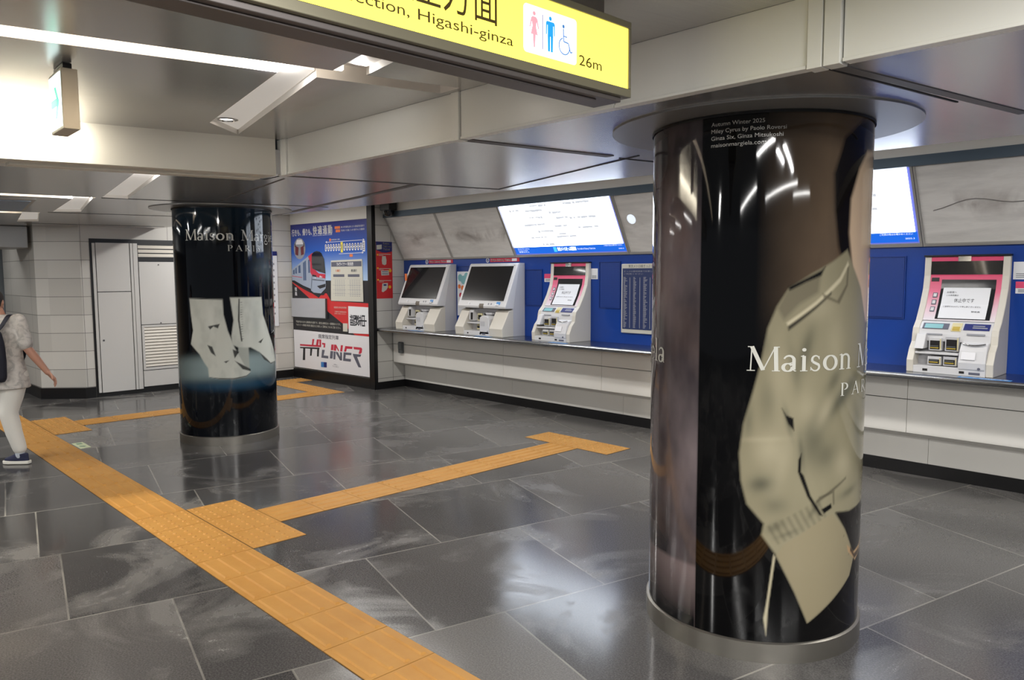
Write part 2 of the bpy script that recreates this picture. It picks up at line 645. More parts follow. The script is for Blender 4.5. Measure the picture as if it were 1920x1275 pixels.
# upper ceiling: one long groove with two cross grooves, further grooves over the concourse behind
groove = [(F_(-7), -7), (F_(1.66), 1.66), (-4.54, 1.895), (-4.80, 2.185), (F_(1.83), 1.83), (F_(2.44), 2.44),
          (N_(2.44), 2.44), (N_(1.976), 1.976), (-2.55, 1.917), (-0.35, 1.60), (-0.35, 1.44), (-2.56, 1.759), (N_(1.825), 1.825), (N_(-7), -7)]
def par(x0, y0, y1, wd):
    g = lambda y: x0+0.2256*y
    return [(g(y0), y0), (g(y1), y1), (g(y1)+wd, y1), (g(y0)+wd, y0)]
plate('ceiling', [(-4.79, YF), (7, YF), (7, -9), (-7.4, -9)], [groove], ZU, [M['ceiling'], M['trough']])

# far soffit, with its stepped bays of grooves
sof_out = [(7, YF+0.022), (-4.79, YF+0.022), (-7.4, -9), (-16, -9), (-16, 3.75), (7, 4.86)]
h1 = [(-5.87, -6.5), (-5.245, 1.70), (-5.13, 2.24), (-5.30, 2.24), (-5.345, 1.885), (-7.215, 2.255), (-7.215, 2.055), (-5.41, 1.735), (-5.75, 0.35), (-6.1, -6.5)]
h1 = [(-5.16, 1.0), (-4.86, 2.24), (-5.25, 2.24), (-5.335, 1.885), (-7.215, 2.258), (-7.22, 2.052), (-5.405, 1.738), (-5.62, 1.03)]
h1 = [(-5.47, 0.2), (-5.03, 2.18), (-5.26, 2.18), (-5.335, 1.885), (-7.215, 2.258), (-7.22, 2.052), (-5.405, 1.738), (-5.80, 0.2)]
h2 = [(-7.60, 0.3), (-7.30, 1.88), (-7.27, 2.02), (-7.385, 2.02), (-8.98, 2.34), (-9.16, 2.12), (-7.50, 1.895), (-7.72, 0.3)]
h3 = [(-9.76, 0.2), (-9.40, 1.85), (-9.36, 2.05), (-9.48, 2.06), (-10.9, 2.36), (-11.1, 2.17), (-9.62, 1.93), (-9.9, 0.2)]
plate('ceiling', sof_out, [h1, h2, h3], ZL, [M['ceiling'], M['trough']])

# shallow white linings of the cross grooves, all but one given a faint glow
for nm, q, z, mm in (('trim_7', [(F_(1.672), 1.672), (-4.53, 1.90), (-4.79, 2.180), (F_(1.822), 1.822)], ZU+.030, 'glow_lining'), ('trim_8', [(N_(1.84), 1.84), (-2.56, 1.766), (-0.36, 1.45), (-0.36, 1.59), (-2.55, 1.910), (N_(1.965), 1.965)], ZU+.03, 'trough'),
                     ('trim_9', [(-5.41, 1.745), (-7.21, 2.06), (-7.205, 2.25), (-5.34, 1.88)], ZL+.025, 'glow_lining'), ('trim_10', [(-7.505, 1.90), (-9.15, 2.125), (-8.975, 2.33), (-7.39, 2.012)], ZL+.025, 'glow_lining'), ('trim_11', [(-9.63, 1.935), (-11.09, 2.175), (-10.9, 2.35), (-9.485, 2.055)], ZL+.025, 'glow_lining')):
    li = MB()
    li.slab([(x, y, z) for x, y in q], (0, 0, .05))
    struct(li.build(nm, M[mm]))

# joints and narrow gaps in the soffit sheets
sm = MB()
def strip(a, b, wd, mi=0, z=ZL):
    a, b = Vector((a[0], a[1], z)), Vector((b[0], b[1], z))
    n_ = (b-a).cross(Vector((0, 0, 1))).normalized()*wd/2
    sm.slab([a-n_, b-n_, b+n_, a+n_], (0, 0, -0.003), mi)
strip((-2.985, 2.53), (-2.83, 3.50), 0.012, 1)
strip((-2.955, 2.53), (-2.80, 3.50), 0.045)
strip((-4.86, 2.53), (-4.50, 4.18), 0.035)
strip((-2.68, 3.60), (-4.50, 4.19), 0.014, 1)
strip((-4.66, 3.50), (-8.2, 4.12), 0.06)
strip((-2.82, 3.60), (-2.68, 4.30), 0.012, 1)
strip((-1.10, 2.53), (-0.86, 3.87), 0.045)
strip((-1.13, 2.53), (-0.99, 3.42), 0.010, 1)
strip((-7.27, 2.06), (-6.80, 4.0), 0.018, 1)
strip((-9.28, 2.1), (-8.85, 3.9), 0.018, 1)
strip((-11.35, 2.3), (-11.0, 3.9), 0.018, 1)
strip((-5.0, 2.6), (-6.9, 2.95), 0.014)
sm.build('trim_12', [M['seam'], M['dark']])
struct(bpy.data.objects['trim_12'])

# the higher bay in front of the ticket wall
rc = MB()
rc.box(-16, 7, 3.6, 7.2, 2.72, 2.80)
struct(rc.build('ceiling', M['white_panel']))

# fascia between the two ceilings
fa = MB()
def panel(x0, x1, y0=YF, z0=ZL-0.004, z1=ZU):
    fa.box(x0, x1, y0, YF+0.05, z0, z1)
for a, b in ((-4.715, -3.006), (-2.935, -1.975), (-1.969, -1.172), (-1.052, 0.6), (0.606, 2.4), (2.406, 7)):
    panel(a, b)
    fa.box(a, b, YF-0.006, YF, ZL-0.006, ZL+0.006)
for a, b in ((-4.835, -4.785), (-4.78, -4.722), (-3.0, -2.942), (-1.167, -1.118), (-1.112, -1.058)):
    panel(a, b, YF-0.012, ZL-0.01)
fa.box(-5.15, 7, YF+0.02, YF+0.045, ZL, ZU+.05, 1)
struct(fa.build('trim_1', [M['fascia'], M['dark']], bevel=0.002))

# cream beam closing the upper ceiling on the left
be = MB()
bx = lambda y: -4.80+0.2256*(y-2.43)
q = [(bx(2.44), 2.44), (bx(-9), -9), (bx(-9)-0.21, -9), (bx(2.44)-0.21, 2.44)]
be.slab([(x, y, ZL-.012) for x, y in q], (0, 0, ZU-ZL+0.11))
q = [(bx(2.38)-0.10, 2.38), (bx(1.0)-0.10, 1.0), (bx(1.0)-0.2, 1.0), (bx(2.38)-0.2, 2.38)]
be.slab([(x, y, ZL-0.03) for x, y in q], (0, 0, 0.03))
struct(be.build('trim_2', M['beam'], bevel=0.003))

# light strips hidden in the grooves (the lamps of this hall)
def led(name, pts, wd, z, mname, label, group='light strips in the ceiling grooves', n=(1, 0)):
    mb = MB()
    a, b = Vector((*pts[0], z)), Vector((*pts[1], z))
    nn = (b-a).cross(Vector((0, 0, 1))).normalized()*wd
    mb.slab([a, b, b+nn, a+nn], (0, 0, 0.02))
    t = mb.build(name, M[mname])
    return tag(t, label, 'light strip', group)
led('light_strip', ((N_(1.52)-0.02, 1.52), (N_(-6.8)-0.02, -6.8)), 0.035, ZU+0.075, 'led', 'long warm light strip in the upper ceiling groove before the cream beam')
led('light_strip', ((-5.13, 1.55), (-5.42, 0.25)), 0.03, ZL+0.07, 'led', 'short light strip in the groove right behind the cream beam')
led('light_strip', ((-7.365, 1.83), (-7.62, 0.4)), 0.03, ZL+0.06, 'led', 'light strip in the second groove of the far soffit')
led('light_strip', ((-9.44, 1.80), (-9.76, 0.3)), 0.03, ZL+0.06, 'led', 'light strip in the farthest groove of the soffit, near the passage')
led('light_strip', ((-3.15, 1.66), (-3.19, 1.48)), 0.05, ZU+0.012, 'led', 'bright lamp end where the long groove meets the cross groove')
led('light_strip', ((-3.03, 1.88), (-3.05, 1.80)), 0.03, ZU+0.014, 'led_dim', 'small bright lamp end on the right side of the groove crossing')
led('light_strip', ((-5.33, 1.72), (-5.37, 1.52)), 0.05, ZL+0.010, 'led', 'bright lamp end in the groove under the cream beam')
led('light_strip', ((-5.24, 2.02), (-5.27, 1.90)), 0.03, ZL+0.010, 'led', 'second bright lamp end under the cream beam, right of the first')
# recessed downlight at the end of the cross groove
t = thing('downlight', (-4.52, 1.99, ZU+0.03), 'small round glowing downlight at the far end of the cross groove', 'downlight')
mb = MB()
mb.lathe(-4.52, 1.99, [(0.066, ZU+0.035), (0.066, ZU+0.026), (0.052, ZU+0.022), (0.048, ZU+0.034)], 32, cap=False)
mb.build('trim_ring', M['chrome'], t)
mb = MB()
mb.lathe(-4.52, 1.99, [(0.047, ZU+0.036), (0.047, ZU+0.031), (0.02, ZU+0.028)], 24)
mb.build('lamp', M['led_dim'], t)

# grille panel in the far soffit
t = thing('ceiling_vent', (-8.45, 1.55, ZL), 'blue-grey framed vent panel in the far soffit above the passage', 'vent')
q = [(-7.82, 1.30), (-7.70, 1.66), (-9.17, 1.86), (-9.36, 1.45)]
mb = MB()
mb.slab([(x, y, ZL) for x, y in q], (0, 0, -0.012))
mb.build('frame', M['frame_grey'], t)
c = Vector((sum(a for a, b in q)/4, sum(b for a, b in q)/4))
q2 = [c+(Vector(p_)-c)*0.84 for p_ in q]
mb = MB()
mb.slab([(x, y, ZL-0.012) for x, y in q2], (0, 0, -0.006))
mb.build('panel', mat('vent_blue_grey', (150, 168, 190), 0.5, 0.1), t)

# ------------------------------------------------------------------ left side
XW = -11.55
wl = MB()
def wall(poly, z0, z1):
    wl.slab([(x, y, z0) for x, y in poly], (0, 0, z1-z0))
wall([(XW, 2.965), (XW, 6.30), (-13.8, 6.30), (-13.8, 2.48), (-11.95, 2.51)], 0, 2.72)
struct(wl.build('wall_left', M['wall_tile']))
bb = MB()
poly = [(XW, 2.95), (XW, 3.08), (XW+0.015, 3.08), (XW+0.015, 2.945), (-11.945, 2.495), (-13.6, 2.465), (-13.6, 2.485), (-11.953, 2.512)]
bb.slab([(x, y, 0.0) for x, y in poly], (0, 0, 0.15))
bb.box(XW, XW+0.015, 4.70, 6.12, 0, 0.125)
struct(bb.build('baseboard_left', M['black']))

# far end of the passage with a grey steel door
fw_ = MB()
fw_.box(-14.3, -14.1, -9, 2.6, 0, 2.72)
struct(fw_.build('wall_passage', mat('passage_wall', (150, 132, 108), 0.5)))
d = MB()
d.box(-14.1, -14.05, 2.10, 2.60, 0, 2.10)
d.box(-14.1, -14.05, 1.55, 2.09, 0, 2.10)
door = struct(d.build('door_1', M['door_grey'], bevel=0.004))
mb = MB()
mb.tube([(-14.05, 2.50, 1.05), (-14.0, 2.50, 1.05), (-14.0, 2.50, 1.25), (-14.05, 2.50, 1.25)], 0.012)
mb.build('door_handle', M['chrome'], door)
bk = MB()
bk.box(-12.9, -12.0, -4, 2.46, 2.07, 2.36)
struct(bk.build('trim_3', M['bulkhead'], bevel=0.01))

# built-in service cupboards with black reveal
cup = thing('service_cupboard', (XW, 3.8, 0), 'white built-in service cupboard with black surround, louvres and keyhole in the left wall', 'cupboard')
X0, X1 = XW+0.002, XW+0.02
mb = MB()
mb.box(X0, X0+0.006, 3.085, 4.75, 0.0, 2.20)
mb.build('surround', M['black'], cup)
mb = MB()
mb.box(X0, X1, 3.115, 3.150, 0.06, 2.14)
mb.build('side_filler', M['cupboard'], cup, 0.002)
mb = MB()
mb.box(X0, X1, 3.160, 3.592, 1.470, 2.145)
mb.build('upper_panel', M['cupboard'], cup, 0.002)
mb = MB()
mb.box(X0, X1, 3.160, 3.592, 0.058, 1.460)
dr = mb.build('door', M['cupboard'], cup, 0.002)
mb = MB()
mb.disc((X1, 3.205, 0.79), (0, 1, 0), (0, 0, 1), 0.013, off=(0.006, 0, 0))
mb.build('lock', M['plate_dark'], dr)
mb = MB()
mb.box(X0, X1+0.004, 3.602, 3.634, 0.058, 2.145)
mb.box(X0, X1+0.004, 3.640, 3.700, 0.058, 2.145)
mb.build('mullion', M['cupboard'], cup, 0.002)
mb = MB()
for k in range(3):
    mb.box(X0, X1, 3.71, 4.70, 1.955+k*0.06, 1.980+k*0.06)
    mb.slab([(X1, 3.71, 1.980+k*0.06), (X1, 4.70, 1.980+k*0.06), (X0+0.004, 4.70, 2.0+k*0.06), (X0+0.004, 3.71, 2.0+k*0.06)], (0, 0, 0.003))
mb.build('top_louvre', M['machine_beige'], cup)
mb = MB()
mb.box(X0, X1, 3.712, 4.70, 0.985, 1.885)
rp = mb.build('access_panel', M['cupboard'], cup, 0.002)
mb = MB()
mb.disc((X1, 3.98, 1.845), (0, 1, 0), (0, 0, 1), 0.009, off=(0.005, 0, 0))
mb.build('lock', M['plate_dark'], rp)
mb = MB()
mb.disc((X1, 3.98, 1.0), (0, 1, 0), (0, 0, 1), 0.009, off=(0.005, 0, 0))
mb.build('lock', M['plate_dark'], rp)
vt = MB()
vt.box(X0, X1+0.006, 3.712, 3.745, 0.325, 0.975)
vt.box(X0, X1+0.006, 4.66, 4.70, 0.325, 0.975)
vt.box(X0, X1+0.006, 3.745, 4.66, 0.945, 0.975)
vt.box(X0, X1+0.006, 3.745, 4.66, 0.325, 0.36)
vo = vt.build('vent_frame', M['cupboard'], cup, 0.002)
mb = MB()
for k in range(13):
    z = 0.372+k*0.0445
    mb.slab([(X1+0.004, 3.745, z), (X1+0.004, 4.66, z), (X0+0.007, 4.66, z+0.034), (X0+0.007, 3.745, z+0.034)], (0, 0, 0.006))
mb.build('vent_slats', M['machine_beige'], vo)
mb = MB()
mb.box(X0, X1, 3.712, 4.70, 0.085, 0.315)
mb.build('lower_panel', M['cupboard'], cup, 0.002)

# notice panel on the left wall beyond the far pillar
t = thing('notice_panel', (XW, 5.7, 1.4), 'pale wall notice with blue header, half hidden behind the far pillar', 'notice')
mb = MB()
mb.box(XW, XW+0.015, 5.42, 5.83, 0.86, 2.0)
mb.build('sheet', M['paper'], t)
mb = MB()
mb.box(XW, XW+0.018, 5.42, 5.83, 2.0, 2.07)
mb.build('header', M['navy_print'], t)
mb = MB()
for k in range(9):
    mb.box(XW+0.015, XW+0.0165, 5.47, 5.78, 1.85-k*0.1, 1.88-k*0.1)
mb.build('text_lines', M['grey_print'], t)

# ------------------------------------------------------------------ poster wall, recess side wall, ticket wall
PA, PB = Vector((-11.52, 6.10, 0)), Vector((-9.36, 6.24, 0))
PT = (PB-PA).normalized()
PN = Vector((PT.y, -PT.x, 0))                 # towards the hall
def pw(s, z, o=0.0):
    q = PA+PT*s+PN*o
    return (q.x, q.y, z)
mb = MB()
mb.slab([pw(-0.1, 0), pw(2.164, 0), (-9.36, 7.2, 0), (-11.8, 7.2, 0)], (0, 0, 2.72))
struct(mb.build('wall_back', M['wall_tile']))
mb = MB()
mb.slab([pw(-0.02, 0, 0.002), pw(2.05, 0, 0.002), pw(2.05, 0, 0.03), pw(-0.02, 0, 0.03)], (0, 0, 0.15))
struct(mb.build('baseboard_back', M['black']))
mb = MB()
mb.box(-9.362, -9.344, 6.262, 6.77, 0, 0.105)
struct(mb.build('baseboard_recess', M['black']))
mb = MB()
mb.slab([pw(2.045, 0, 0.0), pw(2.185, 0, 0.0), pw(2.185, 0, 0.028), pw(2.045, 0, 0.028)], (0, 0, 2.72))
mb.box(-9.36, -9.345, 6.20, 6.262, 0, 2.72)
struct(mb.build('trim_4', M['black']))
mb = MB()
mb.slab([pw(-0.02, 2.503, 0.002), pw(2.043, 2.503, 0.002), pw(2.043, 2.503, 0.02), pw(-0.02, 2.503, 0.02)], (0, 0, 0.217))
struct(mb.build('trim_5', M['white_panel']))

mb = MB()
mb.box(-9.5, 7, 6.77, 7.2, 0.0, 2.72)
struct(mb.build('wall_ticket', M['blue']))
# header over the light boxes
mb = MB()
mb.box(-9.345, 7, 6.40, 6.50, 2.512, 2.592, 0)
mb.box(-9.345, 7, 6.43, 6.77, 2.592, 2.718, 1)
struct(mb.build('trim_6', [M['header'], M['white_panel']]))
# ------------------------------------------------------------------ ticket counter
ZC = 0.908
ct = thing('ticket_counter', (-1.2, 6.5, 0), 'long ticket counter with steel top and white tiled front along the blue wall', 'counter')
mb = MB()
n_ = 10
prof = [(6.768, ZC), (6.275, ZC)]
for k in range(n_+1):
    a = math.pi/2+math.pi*k/n_
    prof.append((6.275+0.024*math.cos(a), ZC-0.024+0.024*math.sin(a)))
prof += [(6.768, ZC-0.048)]
mb.prism(prof, -9.343, 7)
mb.build('counter_top', M['counter_top'], ct)
mb = MB()
xs = [-9.343, -8.55, -6.95, -5.35, -3.75, -2.16, -0.6, 1.0, 2.6, 4.2, 7]
for a, b in zip(xs[:-1], xs[1:]):
    for z0, z1 in ((0.665, 0.852), (0.395, 0.658)):
        mb.box(a+0.002, b-0.002, 6.54, 6.56, z0, z1)
    mb.slab([(a+0.002, 6.54, 0.388), (b-0.002, 6.54, 0.388), (b-0.002, 6.745, 0.318), (a+0.002, 6.745, 0.318)], (0, 0.0, 0.008))
mb.box(-9.343, 7, 6.556, 6.60, 0.40, 0.86, 1)
mb.build('front_panel', [M['white_panel'], M['dark']], ct)
mb = MB()
xs = [-9.343, -8.35, -7.0, -5.2, -3.6, -2.05, -0.45, 1.2, 7]
for a, b in zip(xs[:-1], xs[1:]):
    mb.box(a+0.0015, b-0.0015, 6.745, 6.766, 0.108, 0.325)
mb.build('lower_panel', M['white_panel'], ct)
mb = MB()
mb.box(-9.343, 7, 6.735, 6.766, 0.0, 0.108)
mb.build('kick_board', M['black'], ct)
t = thing('call_box', (-9.12, 6.54, 0.6), 'small rounded dark grey box on the counter front near its left end', 'box')
mb = MB()
mb.box(-9.175, -9.075, 6.50, 6.54, 0.535, 0.70)
mb.build('housing', M['plate_dark'], t, 0.012)
mb = MB()
mb.box(-9.165, -9.085, 6.494, 6.50, 0.60, 0.69)
mb.build('cover', mat('call_box_cover', (104, 108, 110), 0.35), t, 0.003)

# blue stickers lying on the counter in front of the machines
def counter_sticker(x, wd, label, txt='きっぷ'):
    t = thing('counter_sticker', (x, 6.33, ZC), label, 'sticker', 'blue stickers on the counter edge')
    mb = MB()
    mb.box(x, x+wd, 6.285, 6.345, ZC, ZC+0.002)
    mb.build('sheet', M['sticker_blue'], t)
    mb = MB()
    lettering(mb, txt, x+wd*0.28, x+wd*0.95, 6.298, 0.034, lambda a, b: (a, b, ZC+0.003))
    mb.add([(x+0.02, 6.30, ZC+0.003), (x+wd*0.2, 6.315, ZC+0.003), (x+0.02, 6.33, ZC+0.003)], [(0, 1, 2)])
    mb.build('lettering', M['white_print'], t)

# ------------------------------------------------------------------ slanted light boxes over the counter
SL = 0.53
def on(x, z, o=0.0):
    """point on the leaning plane of the light boxes; o lifts it off towards the hall"""
    k = o/math.sqrt(1+SL*SL)
    return (x, 6.77-SL*(z-1.908)-k, z-k*SL)
def lq(mb, x0, x1, z0, z1, o=0.0, t=0.01, mi=0):
    a, b = on(0, 0, 0), on(0, 0, t)
    d = (0, a[1]-b[1], a[2]-b[2])
    mb.slab([on(x0, z0, o+t), on(x1, z0, o+t), on(x1, z1, o+t), on(x0, z1, o+t)], d, mi)
def lframe(mb, x0, x1, z0=1.908, z1=2.545, wd=0.022, o=0.0):
    lq(mb, x0, x1, z0, z0+wd, o, 0.022)
    lq(mb, x0, x1, z1-wd*0.6, z1, o, 0.022)
    lq(mb, x0, x0+wd*0.7, z0+wd, z1-wd*0.6, o, 0.022)
    lq(mb, x1-wd*0.7, x1, z0+wd, z1-wd*0.6, o, 0.022)
def blank_box(x0, x1, label):
    t = thing('light_box', (x0, 6.7, 1.908), label, 'light box', 'unlit dusty light boxes over the counter')
    mb = MB()
    lframe(mb, x0, x1)
    mb.build('frame', M['frame_grey'], t)
    mb = MB()
    lq(mb, x0+0.015, x1-0.015, 1.93, 2.532, 0.0, 0.010)
    mb.build('panel', M['dusty'], t)
    return t
blank_box(-9.343, -8.190, 'unlit dusty light box nearest the red poster, leftmost over the counter')
blank_box(-8.188, -6.935, 'unlit dusty light box directly left of the complete lit fare map')
t = blank_box(-5.135, -3.965, 'unlit dusty light box right of the complete lit fare map with a painted round glow')
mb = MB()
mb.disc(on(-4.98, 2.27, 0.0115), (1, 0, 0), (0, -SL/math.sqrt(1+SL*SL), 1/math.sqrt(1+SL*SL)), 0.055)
mb.build('spot_glow', mat('spot_glow', (240, 246, 255), 0.3, emit=(225, 238, 255), es=0.75), t)  # emissive disc stands in for a round glow on the unlit panel
t = blank_box(-2.155, -0.95, 'unlit dusty light box right of the near pillar with sagging wire shapes')
mb = MB()
wire = [on(-2.05+0.06*k, 2.20+0.035*math.sin(k*0.23)-0.02*math.cos(k*0.7), 0.0108) for k in range(18)]
mb.tube(wire, 0.0035, 6)
mb.build('wire', mat('sooty_wire', (118, 114, 112), 0.6), t)
blank_box(-0.945, 0.25, 'unlit dusty light box last in the row at the far right end of the counter')

def fare_map(x0, x1, label):
    t = thing('fare_map', (x0, 6.7, 1.908), label, 'fare map', 'lit fare maps over the counter')
    wd = x1-x0
    mb = MB()
    lframe(mb, x0, x1, wd=0.026)
    mb.build('frame', M['frame_grey'], t)
    mb = MB()
    lq(mb, x0+0.016, x1-0.016, 1.93, 2.532, 0.0, 0.008)
    mb.build('edge_glow', M['lit_violet'], t)
    mb = MB()
    lq(mb, x0+0.03, x1-0.045, 2.024, 2.516, 0.008, 0.006)
    mb.build('map_sheet', M['lit_white'], t)
    mb = MB()
    lq(mb, x0+0.03, x1-0.03, 1.945, 2.024, 0.008, 0.006)
    mb.build('footer', M['lit_blue'], t)
    # faint burnt-out station names and lines
    mb = MB()
    rnd = random.Random(5)
    for row, (z, a, b, n) in enumerate(((2.49, .30, .46, 6), (2.49, .60, .80, 8), (2.455, .10, .20, 3), (2.44, .25, .42, 6), (2.40, .45, .56, 4), (2.36, .26, .40, 5),
                                        (2.34, .50, .60, 4), (2.28, .20, .38, 6), (2.25, .46, .56, 4), (2.2, .30, .44, 5), (2.16, .48, .55, 3), (2.13, .22, .36, 5), (2.13, .45, .62, 6), (2.05, .30, .42, 4),
                                        (2.33, .62, .84, 7), (2.22, .66, .82, 5))):
        for k in range(n):
            x = x0+wd*(a+(b-a)*k/n)+rnd.uniform(-.01, .01)
            lq(mb, x, x+rnd.uniform(.03, .065), z+rnd.uniform(-.014, -.004), z+0.012, 0.014, 0.001)
    mb.build('map_marks', M['lit_ink'], t)
    mb = MB()
    for (a, b, za, zb) in ((.30, .52, 2.40, 2.42), (.52, .58, 2.42, 2.35), (.28, .54, 2.30, 2.31), (.40, .46, 2.31, 2.12), (.46, .60, 2.12, 2.14)):
        p0, p1 = on(x0+wd*a, za, 0.0145), on(x0+wd*b, zb, 0.0145)
        mb.tube([p0, p1], 0.005, 4)
    mb.build('map_lines', M['lit_ink'], t)
    mb = MB()
    pl = lambda a, b: on(a, b, 0.0152)
    lettering(mb, '東京メトロきっぷ運賃表', x0+wd*0.42, x0+wd*0.585, 1.972, 0.034, pl, bold=0.0015)
    lettering(mb, 'Fare table of Subway Ticket Line', x0+wd*0.595, x0+wd*0.745, 1.976, 0.020, pl)
    lettering(mb, 'Fares for adults', x0+wd*0.05, x0+wd*0.16, 2.0, 0.012, pl)
    lettering(mb, 'Purchase a ticket', x0+wd*0.05, x0+wd*0.14, 1.980, 0.012, pl)
    lettering(mb, '運賃は大人', x0+wd*0.05, x0+wd*0.15, 1.960, 0.012, pl)
    lettering(mb, 'ご利用の際はお確かめください', x0+wd*0.82, x0+wd*0.965, 2.004, 0.013, pl)
    lettering(mb, '2025.3', x0+wd*0.93, x0+wd*0.97, 1.968, 0.012, pl)
    mb.build('lettering', M['lit_text'], t)
    mb = MB()
    lq(mb, x0+wd*0.385, x0+wd*0.412, 1.958, 2.014, 0.014, 0.001)
    mb.build('emblem', mat('emblem_sky', (70, 180, 240), 0.3, emit=(70, 190, 250), es=0.9), t)
    return t
fare_map(-6.930, -5.140, 'brightly lit white fare map seen whole, between the two large pillars')
fare_map(-3.960, -2.160, 'brightly lit white fare map mostly hidden behind the near pillar')

# lamp light thrown down by the lit maps stays with the maps themselves
# ------------------------------------------------------------------ perforated panels in the blue wall
for x0, x1, z0, z1, lab in ((-6.775, -6.48, 1.29, 1.745, 'blue perforated panel between the second big machine and the small machine'),
                            (-5.575, -5.27, 1.295, 1.825, 'blue perforated panel right of the small machine, left of the fare chart'),
                            (-2.60, -2.285, 1.30, 1.825, 'blue perforated panel between the near pillar and the right-hand machine'),
                            (-8.10, -7.80, 1.30, 1.80, 'blue perforated panel half hidden between the two big machines')):
    t = thing('wall_grille', (x0, 6.77, z0), lab, 'grille', 'perforated panels in the blue wall')
    mb = MB()
    for a, b, c_, d_ in ((x0, x1, z0, z0+.008), (x0, x1, z1-.008, z1), (x0, x0+.008, z0+.008, z1-.008), (x1-.008, x1, z0+.008, z1-.008)):
        mb.box(a, b, 6.758, 6.77, c_, d_)
    mb.build('frame', M['blue_grille'], t)
    mb = MB()
    mb.box(x0+.012, x1-.012, 6.762, 6.77, z0+.012, z1-.012)
    mb.build('perforated_plate', M['blue_grille'], t)

# fare chart on the wall
t = thing('fare_chart', (-5.0, 6.77, 1.4), 'navy fare chart with columns of small print in a cream frame by the near pillar', 'chart')
fx0, fx1, fz0, fz1 = -5.245, -4.40, 1.03, 1.795
mb = MB()
mb.box(fx0, fx1, 6.745, 6.77, fz0, fz1)
mb.build('frame', M['cream_print'], t, 0.008)
mb = MB()
mb.box(fx0+.022, fx1-.022, 6.741, 6.746, fz0+.045, fz1-.05)
mb.build('sheet', M['board_navy'], t)
mb = MB()
pl = lambda a, b: (a, 6.7405, b)
lettering(mb, '東京メトロ線きっぷ 普通旅客運賃', fx0+.10, fx0+.60, fz1-.040, 0.026, lambda a, b: (a, 6.7445, b))
mb.build('title', M['ink'], t)
mb = MB()
rnd = random.Random(3)
lettering(mb, 'きっぷは最短経路で計算しています', fx0+.04, fx0+.55, fz1-.09, 0.014, pl)
lettering(mb, 'ご利用ください', fx0+.04, fx0+.30, fz1-.118, 0.014, pl)
for c_ in range(6):
    xa = fx0+.035+c_*0.135
    for k in range(44):
        z = fz0+.062+k*0.0128
        wd = rnd.uniform(0.018, 0.055) if c_ % 2 == 0 else rnd.uniform(.02, .04)
        mb.box(xa, xa+wd, 6.7400, 6.741, z, z+0.0065)
    mb.box(xa+.085, xa+.092, 6.7400, 6.741, fz0+.06, fz0+.615)
mb.build('fare_columns', M['grey_print'], t)

# small notices stuck on the blue wall (plain where the photograph has a code to scan)
def notice(name, x0, x1, z0, z1, label, mats, split=None, group='small notices stuck on the blue wall'):
    t = thing(name, (x0, 6.77, z0), label, 'notice', group)
    mb = MB()
    mb.box(x0, x1, 6.767, 6.77, z0, z1)
    mb.build('sheet', M[mats[0]], t)
    if split:
        mb = MB()
        mb.box(x0, x1, 6.7655, 6.767, z0+(z1-z0)*split, z1)
        mb.build('heading', M[mats[1]], t)
    mb = MB()
    for k in range(3):
        z = z0+(z1-z0)*(0.10+0.10*k)
        mb.box(x0+(x1-x0)*.15, x1-(x1-x0)*.2, 6.7655, 6.7665, z, z+0.006)
    mb.build('text_lines', M['ink_soft'], t)
notice('small_notice', -5.700, -5.600, 1.625, 1.748, 'small white square notice right of the first small machine', ('paper',))
notice('small_notice', -6.445, -6.32, 1.590, 1.688, 'tiny pink and white notice left of the first small machine', ('paper', 'pink'), 0.45)
notice('small_notice', -1.520, -1.395, 1.632, 1.765, 'small white square notice at the right edge beside the last machine', ('paper',))
notice('small_notice', -1.500, -1.385, 1.525, 1.615, 'tiny pink and white notice at the right edge below the white one', ('paper', 'pink'), 0.45)
t = thing('route_leaflet', (-7.95, 6.76, 1.4), 'colourful leaflet on the blue wall between the two big machines', 'leaflet')
mb = MB()
mb.box(-8.095, -7.80, 6.752, 6.757, 1.12, 1.725)
mb.build('sheet', M['paper'], t)
mb = MB()
for (a, b, r_, m_) in ((-8.03, 1.64, .05, 0), (-7.96, 1.61, .06, 0), (-7.90, 1.66, .05, 0), (-8.05, 1.52, .03, 1), (-7.98, 1.50, .035, 1), (-8.02, 1.40, .035, 2), (-7.93, 1.44, .025, 2)):
    mb.disc((a, 6.7515-0.0001*m_-0.0001*(a+8), b), (1, 0, 0), (0, 0, 1), r_, 16, m_)
mb.build('picture_blobs', [M['teal_print'], M['orange_print'], M['red_label']], t)

# "Tokyo Subway Ticket" strips above the two big machines
def ticket_strip(x0, x1, z0, z1, y, label):
    t = thing('ticket_strip', (x0, y, z0), label, 'label strip', 'red ticket strips above the big machines')
    wd = x1-x0
    mb = MB()
    mb.box(x0+wd*.14, x1, y-.004, y, z0, z1)
    mb.build('sheet', M['red_label'], t)
    pl = lambda a, b: (a, y-.0045, b)
    mb = MB()
    lettering(mb, 'Tokyo Subway Ticket', x0+wd*.16, x0+wd*.76, z0+.014, (z1-z0)*.48, pl, bold=.002)
    mb.box(x0+wd*.79, x0+wd*.93, y-.0055, y-.0042, z0+.008, z1-.008)
    mb.build('lettering', M['white_print'], t)
    mb = MB()
    c = (x0+wd*.06, y-.003, (z0+z1)/2)
    mb.disc(c, (1, 0, 0), (0, 0, 1), (z1-z0)*.62, 24, 0, (0, .003, 0))
    mb.disc((c[0], y-.0035, c[2]), (1, 0, 0), (0, 0, 1), (z1-z0)*.45, 24, 1, (0, .0004, 0))
    lettering(mb, 'i', c[0]-.006, c[0]+.006, c[2]-.017, .034, lambda a, b: (a, y-.0042, b), 0)
    mb.build('info_emblem', [M['white_print'], M['navy_print']], t)
ticket_strip(-8.83, -8.20, 1.843, 1.893, 6.768, 'red strip with white ticket lettering above the leftmost machine')
